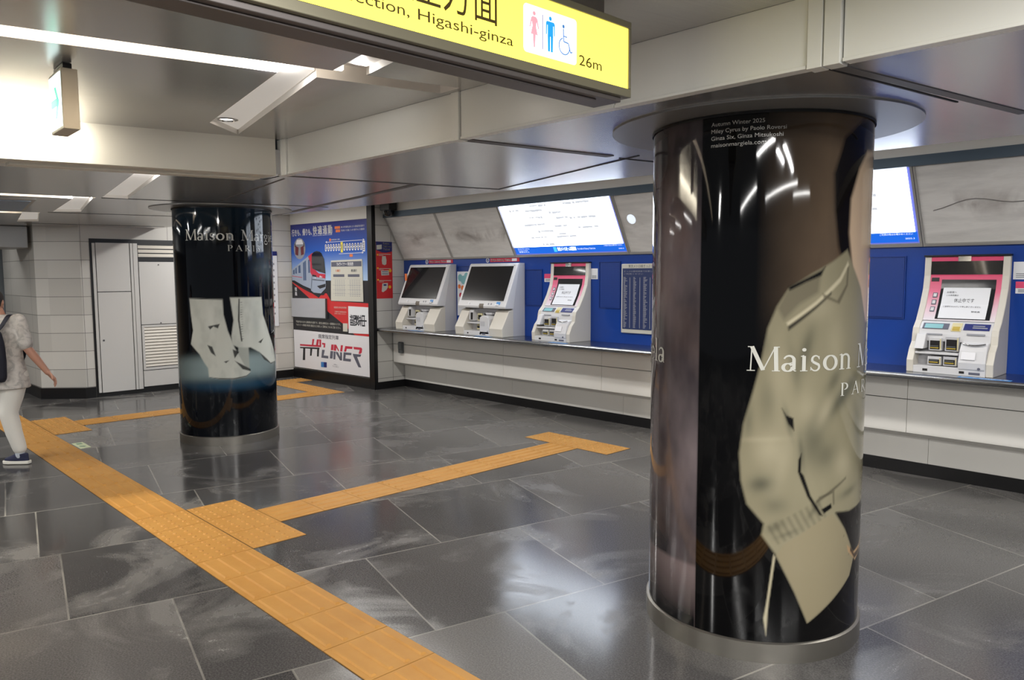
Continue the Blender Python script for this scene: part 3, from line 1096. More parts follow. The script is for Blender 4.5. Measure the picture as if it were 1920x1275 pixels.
ticket_strip(-7.52, -6.88, 1.845, 1.895, 6.768, 'red strip with white ticket lettering above the second machine')

# security camera dome under the header
t = thing('security_camera', (-9.1, 6.33, 2.6), 'small black dome camera hanging at the left end of the header', 'camera')
mb = MB()
mb.box(-9.22, -8.99, 6.26, 6.40, 2.60, 2.716)
mb.build('mount', M['black'], t, 0.01)
mb = MB()
mb.lathe(-9.11, 6.33, [(0.085, 2.60), (0.083, 2.575), (0.07, 2.545), (0.045, 2.522), (0.012, 2.513)], 28)
mb.build('dome', M['glass_black'], t)

# red ticket poster on the side wall of the recess (x = -9.36)
t = thing('ticket_poster', (-9.36, 6.41, 1.75), 'narrow red poster with blue heading beside the black post', 'poster')
XR = -9.36
mb = MB()
mb.box(XR, XR+.004, 6.275, 6.557, 1.338, 2.168)
mb.build('sheet', M['red_print'], t)
pr = lambda a, b: (XR+.0065, a, b)
mb = MB()
pts = [(6.275, 2.168), (6.557, 2.168), (6.557, 2.03), (6.52, 2.02), (6.45, 2.008), (6.38, 2.01), (6.32, 2.03), (6.275, 2.045)]
mb.slab([(XR+.0035, a, b) for a, b in pts], (.0015, 0, 0))
mb.build('heading', M['navy_print'], t)
mb = MB()
for k, s in enumerate(('Tokyo', 'Subway', 'Ticket')):
    lettering(mb, s, 6.395, 6.395+(.11, .145, .12)[k], 2.128-k*.041, .026, pr, bold=.0015)
mb.slab([(XR+.0055, a, b) for a, b in ((6.285, 2.115), (6.375, 2.125), (6.375, 2.06), (6.285, 2.05))], (.001, 0, 0))
for k, z in enumerate((1.985, 1.775, 1.60)):
    mb.box(XR+.004, XR+.006, 6.32, 6.53, z-.004, z+.004)
    mb.box(XR+.004, XR+.006, 6.32, 6.40, z-.022, z-.016)
for pts in (((6.38, 1.955), (6.44, 1.96), (6.455, 1.90), (6.45, 1.84), (6.42, 1.825), (6.38, 1.84), (6.372, 1.89)),
            ((6.355, 1.745), (6.49, 1.75), (6.495, 1.68), (6.36, 1.675)),
            ((6.375, 1.56), (6.47, 1.565), (6.47, 1.50), (6.44, 1.46), (6.385, 1.43), (6.36, 1.44))):
    mb.slab([(XR+.0045, a, b) for a, b in pts], (.001, 0, 0))
mb.build('pictures', M['cream_print'], t)
mb = MB()
for a, b in ((6.415, 1.535),):
    mb.box(XR+.0055, XR+.007, a-.02, a+.03, b-.012, b+.012)
mb.box(XR+.0055, XR+.007, 6.37, 6.48, 1.725, 1.733)
mb.box(XR+.0055, XR+.007, 6.37, 6.48, 1.695, 1.703)
mb.build('picture_details', M['navy_print'], t)
mb = MB()
for a, b in ((6.515, 1.745), (6.505, 1.505)):
    mb.disc((XR+.0058, a, b), (0, 1, 0), (0, 0, 1), .024, 18, 0, (.001, 0, 0))
for z in (1.985, 1.79, 1.62):
    mb.disc((XR+.0058, 6.30, z-.008), (0, 1, 0), (0, 0, 1), .014, 14, 0, (.001, 0, 0))
mb.build('yellow_dots', M['gold_print'], t)
# ------------------------------------------------------------------ ticket machines on the counter
def interp(prof, z):
    for (y0, z0), (y1, z1) in zip(prof[:-1], prof[1:]):
        if min(z0, z1)-1e-9 <= z <= max(z0, z1)+1e-9 and abs(z1-z0) > 1e-9:
            return y0+(y1-y0)*(z-z0)/(z1-z0)
    return prof[-1][0]


def skin(mb, prof, X, x0, x1, z0, z1, o=0.002, t=0.004, n=6, mi=0):
    """plate that follows the machine front between two heights"""
    zs = sorted(set([z0, z1]+[p_[1] for p_ in prof if z0 < p_[1] < z1]+[z0+(z1-z0)*k/n for k in range(n+1)]))
    f = [(interp(prof, z), z) for z in zs]
    V, Fc = [], []
    for k, (y, z) in enumerate(f):
        a, b = f[max(k-1, 0)], f[min(k+1, len(f)-1)]
        ty, tz = b[0]-a[0], b[1]-a[1]
        L = math.hypot(ty, tz) or 1
        ny, nz = -tz/L, ty/L
        for oo in (o, o+t):
            for x in (x0, x1):
                V.append((X+x, 6.77+y+ny*oo, ZC+z+nz*oo))
    m_ = len(f)
    for k in range(m_-1):
        a, b = k*4, (k+1)*4
        Fc += [(a+2, a+3, b+3, b+2), (a, b, b+1, a+1), (a, a+2, b+2, b), (a+1, b+1, b+3, a+3)]
    Fc += [(0, 1, 3, 2), ((m_-1)*4, (m_-1)*4+2, (m_-1)*4+3, (m_-1)*4+1)]
    mb.add(V, Fc, mi)


def mprism(mb, poly, X, x0, x1, mi=0):
    mb.prism([(6.77+y, ZC+z) for y, z in poly], X+x0, X+x1, mi)


def mbox(mb, X, x0, x1, y0, y1, z0, z1, mi=0):
    mb.box(X+x0, X+x1, 6.77+y0, 6.77+y1, ZC+z0, ZC+z1, mi)


def big_machine(X, label):
    W = 0.905
    t = thing('ticket_machine', (X+W/2, 6.57, ZC), label, 'ticket machine', 'ticket machines along the counter')
    low = [(-.395, 0.0), (-.405, .10), (-.275, .325)]
    top = [(-.345, .348), (-.350, .375), (-.128, .905), (-.110, .918)]
    mb = MB()
    mprism(mb, [(-.002, 0), (-.21, 0), (-.21, .33), (-.24, .345), (-.10, .918), (-.002, .918)], X, 0, W)
    mb.build('body', M['machine_grey'], t, .004)
    for a, b in ((0, .165), (.665, W)):
        mb = MB()
        mprism(mb, [(-.205, 0)]+low+[(-.205, .335)], X, a, b)
        mb.build('lower_cheek', M['machine_beige'], t, .006)
    mb = MB()
    mprism(mb, [(-.205, .345)]+top+[(-.09, .918)], X, -.004, W+.004)
    bz = mb.build('screen_housing', M['machine'], t, .008)
    mb = MB()
    skin(mb, top, X, .045, W-.055, .445, .878, .001, .004)
    mb.build('screen', M['glass_black'], bz)
    mb = MB()
    skin(mb, top, X, .42, .50, .35, .405, .0005, .003)
    mb.build('notch', mat('shade_recess', (120, 112, 102), .6), bz)
    mb = MB()
    c = (X+.215, 6.77+interp(top, .405)-.001, ZC+.405)
    mb.disc(c, (1, 0, 0), (0, .38, .92), .016, 16, 0, (0, -.005, .002))
    mb.build('button', M['white_print'], bz)
    mb = MB()
    skin(mb, top, X, .58, .60, .395, .415, .0005, .003)
    mb.build('small_symbol', M['grey_print'], bz)
    mb = MB()
    skin(mb, top, X, .63, .65, .395, .415, .0005, .003)
    mb.build('small_symbol', M['grey_print'], bz)
    mb = MB()
    skin(mb, top, X, .735, .80, .398, .432, .0005, .004)
    mb.build('card_sticker', M['sticker_blue'], bz)
    mb = MB()
    skin(mb, top, X, .725, .785, .385, .402, .002, .012)
    mb.build('receipt', M['paper'], bz)
    # base plate and the payment bay between the cheeks
    mb = MB()
    mbox(mb, X, .165, .665, -.395, -.205, 0, .055)
    bp = mb.build('base_plate', M['machine'], t, .004)
    mb = MB()
    mbox(mb, X, .235, .262, -.397, -.394, .018, .034)
    mb.build('dark_dot', M['slot_dark'], bp)
    mb = MB()
    mbox(mb, X, .48, .507, -.397, -.394, .018, .034)
    mb.build('dark_dot', M['slot_dark'], bp)
    mb = MB()
    mbox(mb, X, .525, .585, -.397, -.394, .016, .036)
    mb.build('label_plate', M['slate_print'], bp)
    mb = MB()
    mbox(mb, X, .165, .665, -.235, -.21, .055, .335)
    mb.build('bay_back', M['machine_grey'], t)
    mb = MB()
    mprism(mb, [(-.21, .145), (-.335, .145), (-.335, .158), (-.21, .17)], X, .165, .47)
    mb.build('shelf', M['machine'], t, .003)
    mb = MB()
    mprism(mb, [(-.21, .175), (-.30, .175), (-.318, .19), (-.312, .30), (-.29, .325), (-.21, .325)], X, .185, .262)
    cu = mb.build('coin_unit', M['machine'], t, .008)
    mb = MB()
    mbox(mb, X, .222, .258, -.322, -.305, .195, .285)
    mb.build('coin_slot', M['slot_dark'], cu)
    for (a, b, c_, d_, y, nm) in ((.285, .375, .175, .275, -.255, 'note_slot'), (.40, .475, .175, .30, -.255, 'card_slot'), (.285, .37, .065, .135, -.27, 'coin_return'), (.395, .47, .065, .135, -.27, 'change_slot')):
        mb = MB()
        mbox(mb, X, a, b, y, -.215, c_, d_)
        fr = mb.build(nm, M['slot_yellow'] if nm != 'card_slot' else M['machine_grey'], t, .003)
        mb = MB()
        mbox(mb, X, a+.016, b-.014, y-.004, y+.002, c_+.02, d_-.022)
        mb.build('opening', M['slot_dark'], fr)
        if nm in ('note_slot', 'coin_return'):
            mb = MB()
            mbox(mb, X, a+.02, b-.02, y-.014, y-.003, c_+.035, c_+.048)
            mb.build('lip', M['plate_dark'], fr)
    mb = MB()
    pts = []
    for k in range(9):
        a = math.pi*k/8
        pts.append((.565-.085*math.cos(a), .215+.045*math.sin(a)))
    poly = [(.475, .02)]+[(x, z) for x, z in pts]+[(.655, .02)]
    mb.slab([(X+x, 6.77-.395, ZC+z) for x, z in poly], (0, .16, 0))
    tb_ = mb.build('ticket_tray', M['machine'], t, .008)
    mb = MB()
    mbox(mb, X, .50, .575, -.398, -.394, .125, .185)
    mb.build('tray_label', M['machine_grey'], tb_)
    mb = MB()
    mb.disc((X+.63, 6.77-.396, ZC+.06), (1, 0, 0), (0, 0, 1), .011, 14, 0, (0, -.003, 0))
    mb.build('emblem', M['grey_print'], tb_)
    mb = MB()
    mbox(mb, X, .50, .62, -.31, -.22, .268, .29)
    mb.build('ticket_slot', M['machine_grey'], t, .004)
    mb = MB()
    mbox(mb, X, W-.06, W-.03, -.142, -.128, .890, .906)
    mb.build('status_plate', M['paper'], bz)
    return t


a = big_machine(-9.035, 'leftmost big ticket machine, dark brown reflection on its screen, under the first red strip')
sk = MB()
sk.box(-9.032, -8.985, 6.545, 6.552, 1.60, 1.70)
o = sk.build('orange_sticker', M['orange_print'], a)
b = big_machine(-7.69, 'second big ticket machine from the left, beside the colourful leaflet')
counter_sticker(-8.62, .28, 'blue sticker on the counter before the leftmost big machine')
counter_sticker(-7.22, .28, 'blue sticker on the counter before the second big machine')


def small_machine(X, label):
    W = 0.60
    t = thing('ticket_machine', (X+W/2, 6.57, ZC), label, 'ticket machine', 'ticket machines along the counter')
    P = [(-.375, 0), (-.380, .095), (-.335, .185), (-.285, .235), (-.275, .30), (-.262, .345), (-.205, .40), (-.125, .53), (-.070, .65), (-.050, .75), (-.042, .905)]
    inner = [(y+.012, z) for y, z in P]
    mb = MB()
    mprism(mb, [(-.002, 0)]+[(y+.115, z) if z < .24 else (y+.014, z) for y, z in P]+[(-.002, .905)], X, .004, W-.004)
    mb.build('body', M['machine_grey'], t)
    for a_, b_ in ((0, .05), (W-.05, W)):
        mb = MB()
        mprism(mb, [(-.002, 0)]+P+[(-.002, .905)], X, a_, b_)
        mb.build('side_rail', M['machine_beige'], t, .006)
    xl, xr = .05, W-.05
    mb = MB()
    skin(mb, P, X, xl, xr, .868, .902, -.008, .006)
    pk = mb.build('top_band', M['pink'], t)
    mb = MB()
    skin(mb, P, X, .245, .335, .866, .904, -.002, .010)
    mb.build('lamp', M['chrome'], pk)
    mb = MB()
    skin(mb, P, X, xl, xr, .762, .868, -.008, .006)
    mb.build('display', M['glass_black'], t)
    mb = MB()
    skin(mb, P, X, xl, xr, .405, .762, -.008, .004, 10)
    fp = mb.build('front_panel', M['pink_fade'], t)
    mb = MB()
    skin(mb, P, X, .135, W-.085, .415, .722, -.004, .003, 10)
    sc = mb.build('screen', M['glass_black'], t)
    mb = MB()
    skin(mb, P, X, .155, W-.115, .42, .658, -.001, .002, 8)
    pp_ = mb.build('paper_notice', M['paper'], sc)
    pl = lambda x, z: (x, 6.77+interp(P, z-ZC)-.0022, z+.0012)
    mb = MB()
    lettering(mb, '休止中です', X+.245, X+.385, ZC+.545, .026, pl)
    lettering(mb, 'お客様へ', X+.185, X+.255, ZC+.615, .012, pl)
    lettering(mb, 'この券売機は', X+.185, X+.27, ZC+.592, .010, pl)
    lettering(mb, 'ご迷惑をおかけして申し訳ございません', X+.175, X+.44, ZC+.505, .010, pl)
    lettering(mb, '駅係員', X+.38, X+.44, ZC+.468, .010, pl)
    mb.build('lettering', M['ink'], pp_)
    mb = MB()
    skin(mb, P, X, .06, .115, .708, .738, -.003, .003)
    mb.build('sensor', M['slot_dark'], t)
    for z in (.60, .545, .49):
        mb = MB()
        skin(mb, P, X, .085, .118, z-.02, z+.018, -.003, .003)
        k = mb.build('key', M['slate_print'], t)
        mb = MB()
        skin(mb, P, X, .09, .113, z-.014, z+.012, .0005, .001)
        mb.build('key_face', M['machine'], k)
    mb = MB()
    skin(mb, P, X, xl, xr, .245, .395, -.010, .006)
    mb.build('middle_panel', M['machine'], t)
    mb = MB()
    skin(mb, P, X, .07, .255, .338, .382, -.003, .003)
    cl = mb.build('card_reader', M['slate_print'], t)
    mb = MB()
    skin(mb, P, X, .085, .215, .344, .376, .0005, .001)
    mb.build('card_picture', M['teal_print'], cl)
    mb = MB()
    skin(mb, P, X, .275, .345, .325, .388, -.003, .003)
    yr = mb.build('leaflet_recess', M['slot_yellow'], t)
    mb = MB()
    skin(mb, P, X, .285, .335, .33, .36, .0005, .001)
    mb.build('leaflet', M['slot_gold'], yr)
    mb = MB()
    skin(mb, P, X, .36, .535, .338, .385, -.003, .003)
    nv = mb.build('keypad_cover', M['navy_print'], t)
    mb = MB()
    skin(mb, P, X, .42, .52, .352, .36, .0005, .001)
    skin(mb, P, X, .42, .50, .366, .373, .0005, .001)
    mb.build('keypad_print', M['grey_print'], nv)
    mb = MB()
    skin(mb, P, X, .39, .51, .300, .312, -.003, .010)
    mb.build('receipt_slot', M['grey_print'], t)
    mb = MB()
    skin(mb, P, X, .11, .22, .292, .302, -.003, .008)
    mb.build('slot_bar', M['grey_print'], t)
    # payment bay
    mb = MB()
    mbox(mb, X, xl, xr, -.378, -.245, 0, .055)
    bp = mb.build('base_plate', M['machine'], t, .003)
    for x in (.12, .375):
        mb = MB()
        mbox(mb, X, x, x+.035, -.380, -.377, .016, .034)
        mb.build('dark_dot', M['slot_dark'], bp)
    mb = MB()
    mbox(mb, X, .44, .515, -.380, -.377, .012, .030)
    mb.build('label_plate', M['slate_print'], bp)
    mb = MB()
    mprism(mb, [(-.23, .185), (-.365, .185), (-.355, .20), (-.305, .30), (-.23, .30)], X, .045, .115)
    cu = mb.build('coin_unit', M['machine'], t, .006)
    for (a_, b_, c_, d_, y, nm, fm) in ((.135, .225, .172, .272, -.305, 'note_slot', 'machine'), (.25, .345, .172, .285, -.305, 'coin_slot', 'machine_grey'),
                                        (.14, .235, .062, .128, -.335, 'change_slot', 'machine'), (.25, .345, .062, .132, -.335, 'coin_return', 'machine_grey')):
        mb = MB()
        mbox(mb, X, a_, b_, y, -.20, c_, d_)
        fr = mb.build(nm, M[fm], t, .003)
        mb = MB()
        mbox(mb, X, a_+.010, b_-.012, y-.003, y+.002, c_+.010, d_-.022)
        mb.build('opening', M['slot_dark'], fr)
        mb = MB()
        mbox(mb, X, a_+.014, b_-.018, y-.014, y-.002, c_+.030, c_+.040)
        mb.build('lip', M['plate_dark'], fr)
        mb = MB()
        mbox(mb, X, b_-.010, b_-.002, y-.004, y+.001, c_+.008, d_-.008)
        mb.build('yellow_mark', M['slot_yellow'], fr)
        mb = MB()
        mbox(mb, X, a_+.014, b_-.018, y-.010, y-.002, c_+.018, c_+.026)
        mb.build('gold_edge', M['slot_gold'], fr)
    mb = MB()
    mprism(mb, [(-.22, .145), (-.345, .145), (-.345, .160), (-.22, .168)], X, .05, .355)
    mb.build('shelf', M['machine'], t, .003)
    mb = MB()
    mprism(mb, [(-.23, .045), (-.384, .045), (-.390, .10), (-.360, .19), (-.325, .238), (-.30, .25), (-.23, .25)], X, .365, W-.05)
    tk = mb.build('ticket_tray', M['machine'], t, .010)
    mb = MB()
    mb.tube([(X+.38+.155*k/10, 6.77-.338-.012*math.sin(math.pi*k/10), ZC+.243-.012*math.sin(math.pi*k/10)) for k in range(11)], .006, 8)
    mb.build('tray_lip', M['chrome'], tk)
    mb = MB()
    mprism(mb, [(-.387, .125), (-.391, .125), (-.3715, .180), (-.3665, .180)], X, .385, .48)
    mb.build('white_label', M['white_print'], tk)
    mb = MB()
    mb.disc((X+.508, 6.77-.387, ZC+.06), (1, 0, 0), (0, 0, 1), .010, 14, 0, (0, -.003, 0))
    mb.build('emblem', M['slate_print'], tk)
    mb = MB()
    mbox(mb, X, -.004, W+.004, -.055, -.002, .905, .918)
    mb.build('top_seal', M['black'], t)
    return t


sm1 = small_machine(-6.30, 'small pink-topped ticket machine left of the near pillar, white notice on its screen')
counter_sticker(-5.93, .26, 'blue sticker on the counter before the first small machine')
dx = 4.17
sm2 = copy_tree(sm1)
sm2.location.x += dx
sm2['label'] = 'small pink-topped ticket machine at the right edge, beyond the near pillar'
counter_sticker(-1.735, .34, 'blue sticker on the counter before the right-hand small machine', 'お忘れ物注意')
# ------------------------------------------------------------------ round pillars with printed wraps
def poly_sd(S, Z, pts):
    """signed distance (inside positive) of points to a polygon, all in metres"""
    P_ = np.array(pts)
    n = len(P_)
    best = np.full(S.shape, 1e9)
    ins = np.zeros(S.shape, bool)
    for i in range(n):
        ax, az = P_[i]
        bx_, bz = P_[(i+1) % n]
        ex, ez = bx_-ax, bz-az
        L2 = ex*ex+ez*ez+1e-12
        t_ = np.clip(((S-ax)*ex+(Z-az)*ez)/L2, 0, 1)
        best = np.minimum(best, (S-ax-t_*ex)**2+(Z-az-t_*ez)**2)
        c_ = ((az > Z) != (bz > Z))
        with np.errstate(divide='ignore', invalid='ignore'):
            xi = ax+(Z-az)*ex/np.where(abs(ez) < 1e-12, 1e-12, ez)
        ins ^= c_ & (S < xi)
    d_ = np.sqrt(best)
    return np.where(ins, d_, -d_)


def vnoise(S, Z, sc, seed, octv=4):
    rng = np.random.RandomState(seed)
    out = np.zeros(S.shape)
    amp, tot = 1.0, 0.0
    for o_ in range(octv):
        g_ = rng.rand(64, 64)
        u_, v_ = (S*sc) % 64, (Z*sc) % 64
        i, j = np.floor(u_).astype(int), np.floor(v_).astype(int)
        f_, h_ = u_-i, v_-j
        f_, h_ = f_*f_*(3-2*f_), h_*h_*(3-2*h_)
        a_ = g_[i % 64, j % 64]*(1-f_)+g_[(i+1) % 64, j % 64]*f_
        b_ = g_[i % 64, (j+1) % 64]*(1-f_)+g_[(i+1) % 64, (j+1) % 64]*f_
        out += amp*(a_*(1-h_)+b_*h_)
        tot += amp
        amp *= 0.5
        sc *= 2
    return out/tot


class Print:
    """picture printed on a cylindrical film: colours at (angle, height)"""
    def __init__(s, R, nth, zs):
        s.R = R
        th = np.linspace(-180, 180, nth, endpoint=False)
        s.TH, s.Z = np.meshgrid(th, np.array(zs))
        s.S = np.radians(s.TH)*R
        s.C = np.zeros(s.S.shape+(3,))

    def lin(s, c):
        return np.array(lin(*c)[:3])

    def fill(s, mask, c, a=1.0):
        k = (np.clip(mask, 0, 1)*a)[..., None]
        s.C = s.C*(1-k)+s.lin(c)*k

    def poly(s, pts, c, soft=0.006, a=1.0, clip=None):
        q = [(math.radians(t_)*s.R, z) for t_, z in pts]
        m_ = np.clip(poly_sd(s.S, s.Z, q)/soft*0.5+0.5, 0, 1)
        if clip is not None:
            m_ = m_*clip
        s.fill(m_, c, a)
        return m_

    def blob(s, t_, z, rs, rz, c, a, clip=None, rot=0):
        x, y = s.S-math.radians(t_)*s.R, s.Z-z
        k, q = math.cos(math.radians(rot)), math.sin(math.radians(rot))
        x, y = x*k+y*q, -x*q+y*k
        m_ = np.exp(-(x/rs)**2-(y/rz)**2)
        if clip is not None:
            m_ = m_*clip
        s.fill(m_, c, a)

    def mesh(s, name, C, mname, parent):
        nz, nt = s.S.shape
        a_ = np.radians(s.TH)
        V = np.stack([C[0]+s.R*np.cos(a_), C[1]+s.R*np.sin(a_), s.Z], -1).reshape(-1, 3)
        o_ = root_off(parent)
        V -= np.array(o_)
        i, j = np.meshgrid(np.arange(nt), np.arange(nz-1))
        F = np.stack([j*nt+i, j*nt+(i+1) % nt, (j+1)*nt+(i+1) % nt, (j+1)*nt+i], -1).reshape(-1, 4)
        me = bpy.data.meshes.new(name)
        me.vertices.add(len(V))
        me.vertices.foreach_set('co', V.ravel())
        me.loops.add(F.size)
        me.loops.foreach_set('vertex_index', F.ravel().astype(np.int32))
        me.polygons.add(len(F))
        me.polygons.foreach_set('loop_start', np.arange(0, F.size, 4, dtype=np.int32))
        me.polygons.foreach_set('loop_total', np.full(len(F), 4, np.int32))
        me.polygons.foreach_set('use_smooth', np.ones(len(F), bool))
        me.update(calc_edges=True)
        at = me.color_attributes.new('print', 'FLOAT_COLOR', 'POINT')
        at.data.foreach_set('color', np.concatenate([s.C.reshape(-1, 3), np.ones((len(V), 1))], 1).astype(np.float32).ravel())
        me.materials.append(mname)
        ob = bpy.data.objects.new(name, me)
        COL.objects.link(ob)
        ob.parent = parent
        return ob


# serif letters drawn as ribbons with thick and thin strokes (unit cap height)
def ribbon(pts, w0, w1=None):
    w1 = w0 if w1 is None else w1
    out = []
    n = len(pts)
    for i, (x, y) in enumerate(pts):
        a, b = pts[max(i-1, 0)], pts[min(i+1, n-1)]
        L = math.hypot(b[0]-a[0], b[1]-a[1]) or 1
        nx, ny = -(b[1]-a[1])/L, (b[0]-a[0])/L
        k = i/(n-1)
        ww = (w0+(w1-w0)*k)/2 if not callable(w0) else w0(k)/2
        out.append(((x+nx*ww, y+ny*ww), (x-nx*ww, y-ny*ww)))
    return out


def arc(cx, cy_, rx, ry, a0, a1, n=22):
    return [(cx+rx*math.cos(math.radians(a0+(a1-a0)*k/n)), cy_+ry*math.sin(math.radians(a0+(a1-a0)*k/n))) for k in range(n+1)]


def seg(a, b, n=4):
    return [(a[0]+(b[0]-a[0])*k/n, a[1]+(b[1]-a[1])*k/n) for k in range(n+1)]


T, t_ = 0.125, 0.038
ring_w = lambda k: 0.045+0.085*abs(math.cos(math.radians(k*360)))   # heavy sides, thin top and bottom
GL = {
    'M': (1.0, [(seg((.13, 0), (.16, 1.0)), t_), (seg((.16, 1.0), (.50, .04)), T), (seg((.50, .04), (.85, 1.0)), t_), (seg((.86, 1.0), (.89, 0)), T), (seg((.02, .015), (.26, .015)), .035), (seg((.76, .015), (1.0, .015)), .035), (seg((.04, .985), (.20, .985)), .035), (seg((.83, .985), (.98, .985)), .035)]),
    'a': (.52, [(arc(.235, .46, .15, .17, 165, 0), lambda k: .05+.06*k), (seg((.385, .46), (.385, .07)), .11), (arc(.43, .09, .05, .075, 180, 300), .04), (arc(.20, .16, .14, .155, 30, 370), lambda k: .045+.07*abs(math.cos(math.radians(30+340*k)))), (seg((.20, .31), (.385, .37)), .035)]),
    'i': (.30, [(seg((.15, .02), (.15, .62)), .115), (seg((.03, .015), (.27, .015)), .035), (seg((.05, .60), (.15, .645)), .035), (arc(.15, .87, .035, .035, 0, 360), .07)]),
    's': (.42, [(arc(.205, .465, .12, .155, 20, 215), lambda k: .04+.05*k), (seg((.11, .375), (.29, .265)), .10), (arc(.195, .165, .135, .155, 50, -160), lambda k: .09-.05*k), (seg((.325, .60), (.325, .47)), .03), (seg((.05, .17), (.05, .03)), .03)]),
    'o': (.60, [(arc(.30, .315, .225, .29, 0, 360, 32), ring_w)]),
    'n': (.64, [(seg((.15, .02), (.15, .62)), .115), (seg((.04, .015), (.27, .015)), .035), (seg((.04, .60), (.15, .645)), .035), (arc(.315, .42, .17, .20, 170, 0), lambda k: .04+.075*k), (seg((.485, .44), (.485, .02)), .115), (seg((.37, .015), (.60, .015)), .035)]),
    'r': (.45, [(seg((.15, .02), (.15, .62)), .115), (seg((.04, .015), (.28, .015)), .035), (seg((.04, .60), (.15, .645)), .035), (arc(.30, .44, .14, .18, 170, 50), lambda k: .04+.06*k)]),
    'g': (.56, [(arc(.25, .43, .165, .20, 0, 360, 28), lambda k: .045+.06*abs(math.cos(math.radians(k*360)))), (seg((.38, .57), (.53, .60)), .05), (seg((.17, .26), (.12, .12)), .05), (seg((.12, .12), (.34, .06)), .075), (arc(.25, -.11, .20, .165, 0, 360, 28), lambda k: .04+.045*abs(math.sin(math.radians(k*360))))]),
    'e': (.52, [(arc(.27, .315, .205, .285, 0, 318, 30), lambda k: .045+.08*max(0, math.sin(math.radians(k*318*.9)))), (seg((.10, .345), (.475, .345)), .04)]),
    'l': (.30, [(seg((.15, .02), (.15, 1.02)), .115), (seg((.03, .015), (.27, .015)), .035), (seg((.05, 1.0), (.15, 1.05)), .035)]),
    'P': (.66, [(seg((.17, .02), (.17, .98)), .12), (seg((.05, .015), (.31, .015)), .035), (seg((.05, .985), (.30, .985)), .04), (arc(.30, .72, .25, .25, 90, -90), lambda k: .04+.09*math.sin(math.radians(k*180)))]),
    'A': (.80, [(seg((.10, .02), (.40, 1.0)), .045), (seg((.38, 1.0), (.70, .02)), .13), (seg((.20, .34), (.60, .34)), .04), (seg((.0, .015), (.22, .015)), .035), (seg((.56, .015), (.82, .015)), .035)]),
    'R': (.74, [(seg((.17, .02), (.17, .98)), .12), (seg((.05, .015), (.31, .015)), .035), (seg((.05, .985), (.30, .985)), .04), (arc(.29, .74, .23, .235, 90, -90), lambda k: .04+.09*math.sin(math.radians(k*180))), (seg((.30, .50), (.66, .02)), .12), (seg((.58, .015), (.74, .015)), .035)]),
    'I': (.34, [(seg((.17, .02), (.17, .98)), .12), (seg((.04, .015), (.30, .015)), .035), (seg((.04, .985), (.30, .985)), .035)]),
    'S': (.56, [(arc(.27, .75, .17, .22, 25, 220), lambda k: .04+.06*k), (seg((.14, .61), (.40, .40)), .12), (arc(.265, .25, .18, .235, 45, -160), lambda k: .11-.07*k), (seg((.45, .95), (.45, .74)), .03), (seg((.06, .27), (.06, .04)), .03)]),
}


def serif(mb, s, x0, x1, zb, h, place, gap=0.03, mi=0):
    adv = sum(GL[c_][0]+gap for c_ in s)-gap
    k = (x1-x0)/adv
    x = x0
    for c_ in s:
        wd, strokes = GL[c_]
        for pts, ww in strokes:
            rb = ribbon(pts, ww)
            V, F = [], []
            for (a, b) in rb:
                V += [place(x+a[0]*k, zb+a[1]*h), place(x+b[0]*k, zb+b[1]*h)]
            for q in range(len(rb)-1):
                F.append((2*q, 2*q+1, 2*q+3, 2*q+2))
            mb.add(V, F, mi)
        x += (wd+gap)*k
    return mb


def on_pillar(C, R, o):
    def f(sx, z):                               # sx: arc length from angle 0
        a = sx/R
        return (C[0]+(R+o)*math.cos(a), C[1]+(R+o)*math.sin(a), z)
    return f


def pillar(C, R, label, nth, nz, paint, words):
    t = thing('printed_pillar', (C[0], C[1], 0), label, 'pillar', 'round pillars wrapped in printed film')
    mb = MB()
    mb.lathe(C[0], C[1], [(R-.01, 0.0), (R+.012, 0.0), (R+.012, .085), (R+.004, .09), (R-.01, .09)], 96)
    mb.build('base_ring', M['ring'], t)
    pr_ = Print(R, nth, np.linspace(.09, 2.352, nz))
    paint(pr_)
    wrap = pr_.mesh('printed_wrap', C, print_mat('film_'+str(nth)), t)
    mb = MB()
    mb.lathe(C[0], C[1], [(R+.006, 2.345), (R+.006, 2.356), (R-.02, 2.356)], 96, cap=False)
    mb.lathe(C[0], C[1], [(R-.02, .10), (R-.02, 2.36)], 64)
    mb.build('core', M['black'], t)
    mb = MB()
    mb.lathe(C[0], C[1], [(.02, 2.358), (.69, 2.358), (.69, 2.3645), (.02, 2.3645)], 96, cap=False)
    mb.build('ceiling_collar', M['collar'], t)
    words(t, wrap)
    return t


rad = math.radians
NC, NR = (-1.816, 3.383), 0.4928
FC, FR = (-7.748, 3.331), 0.4802


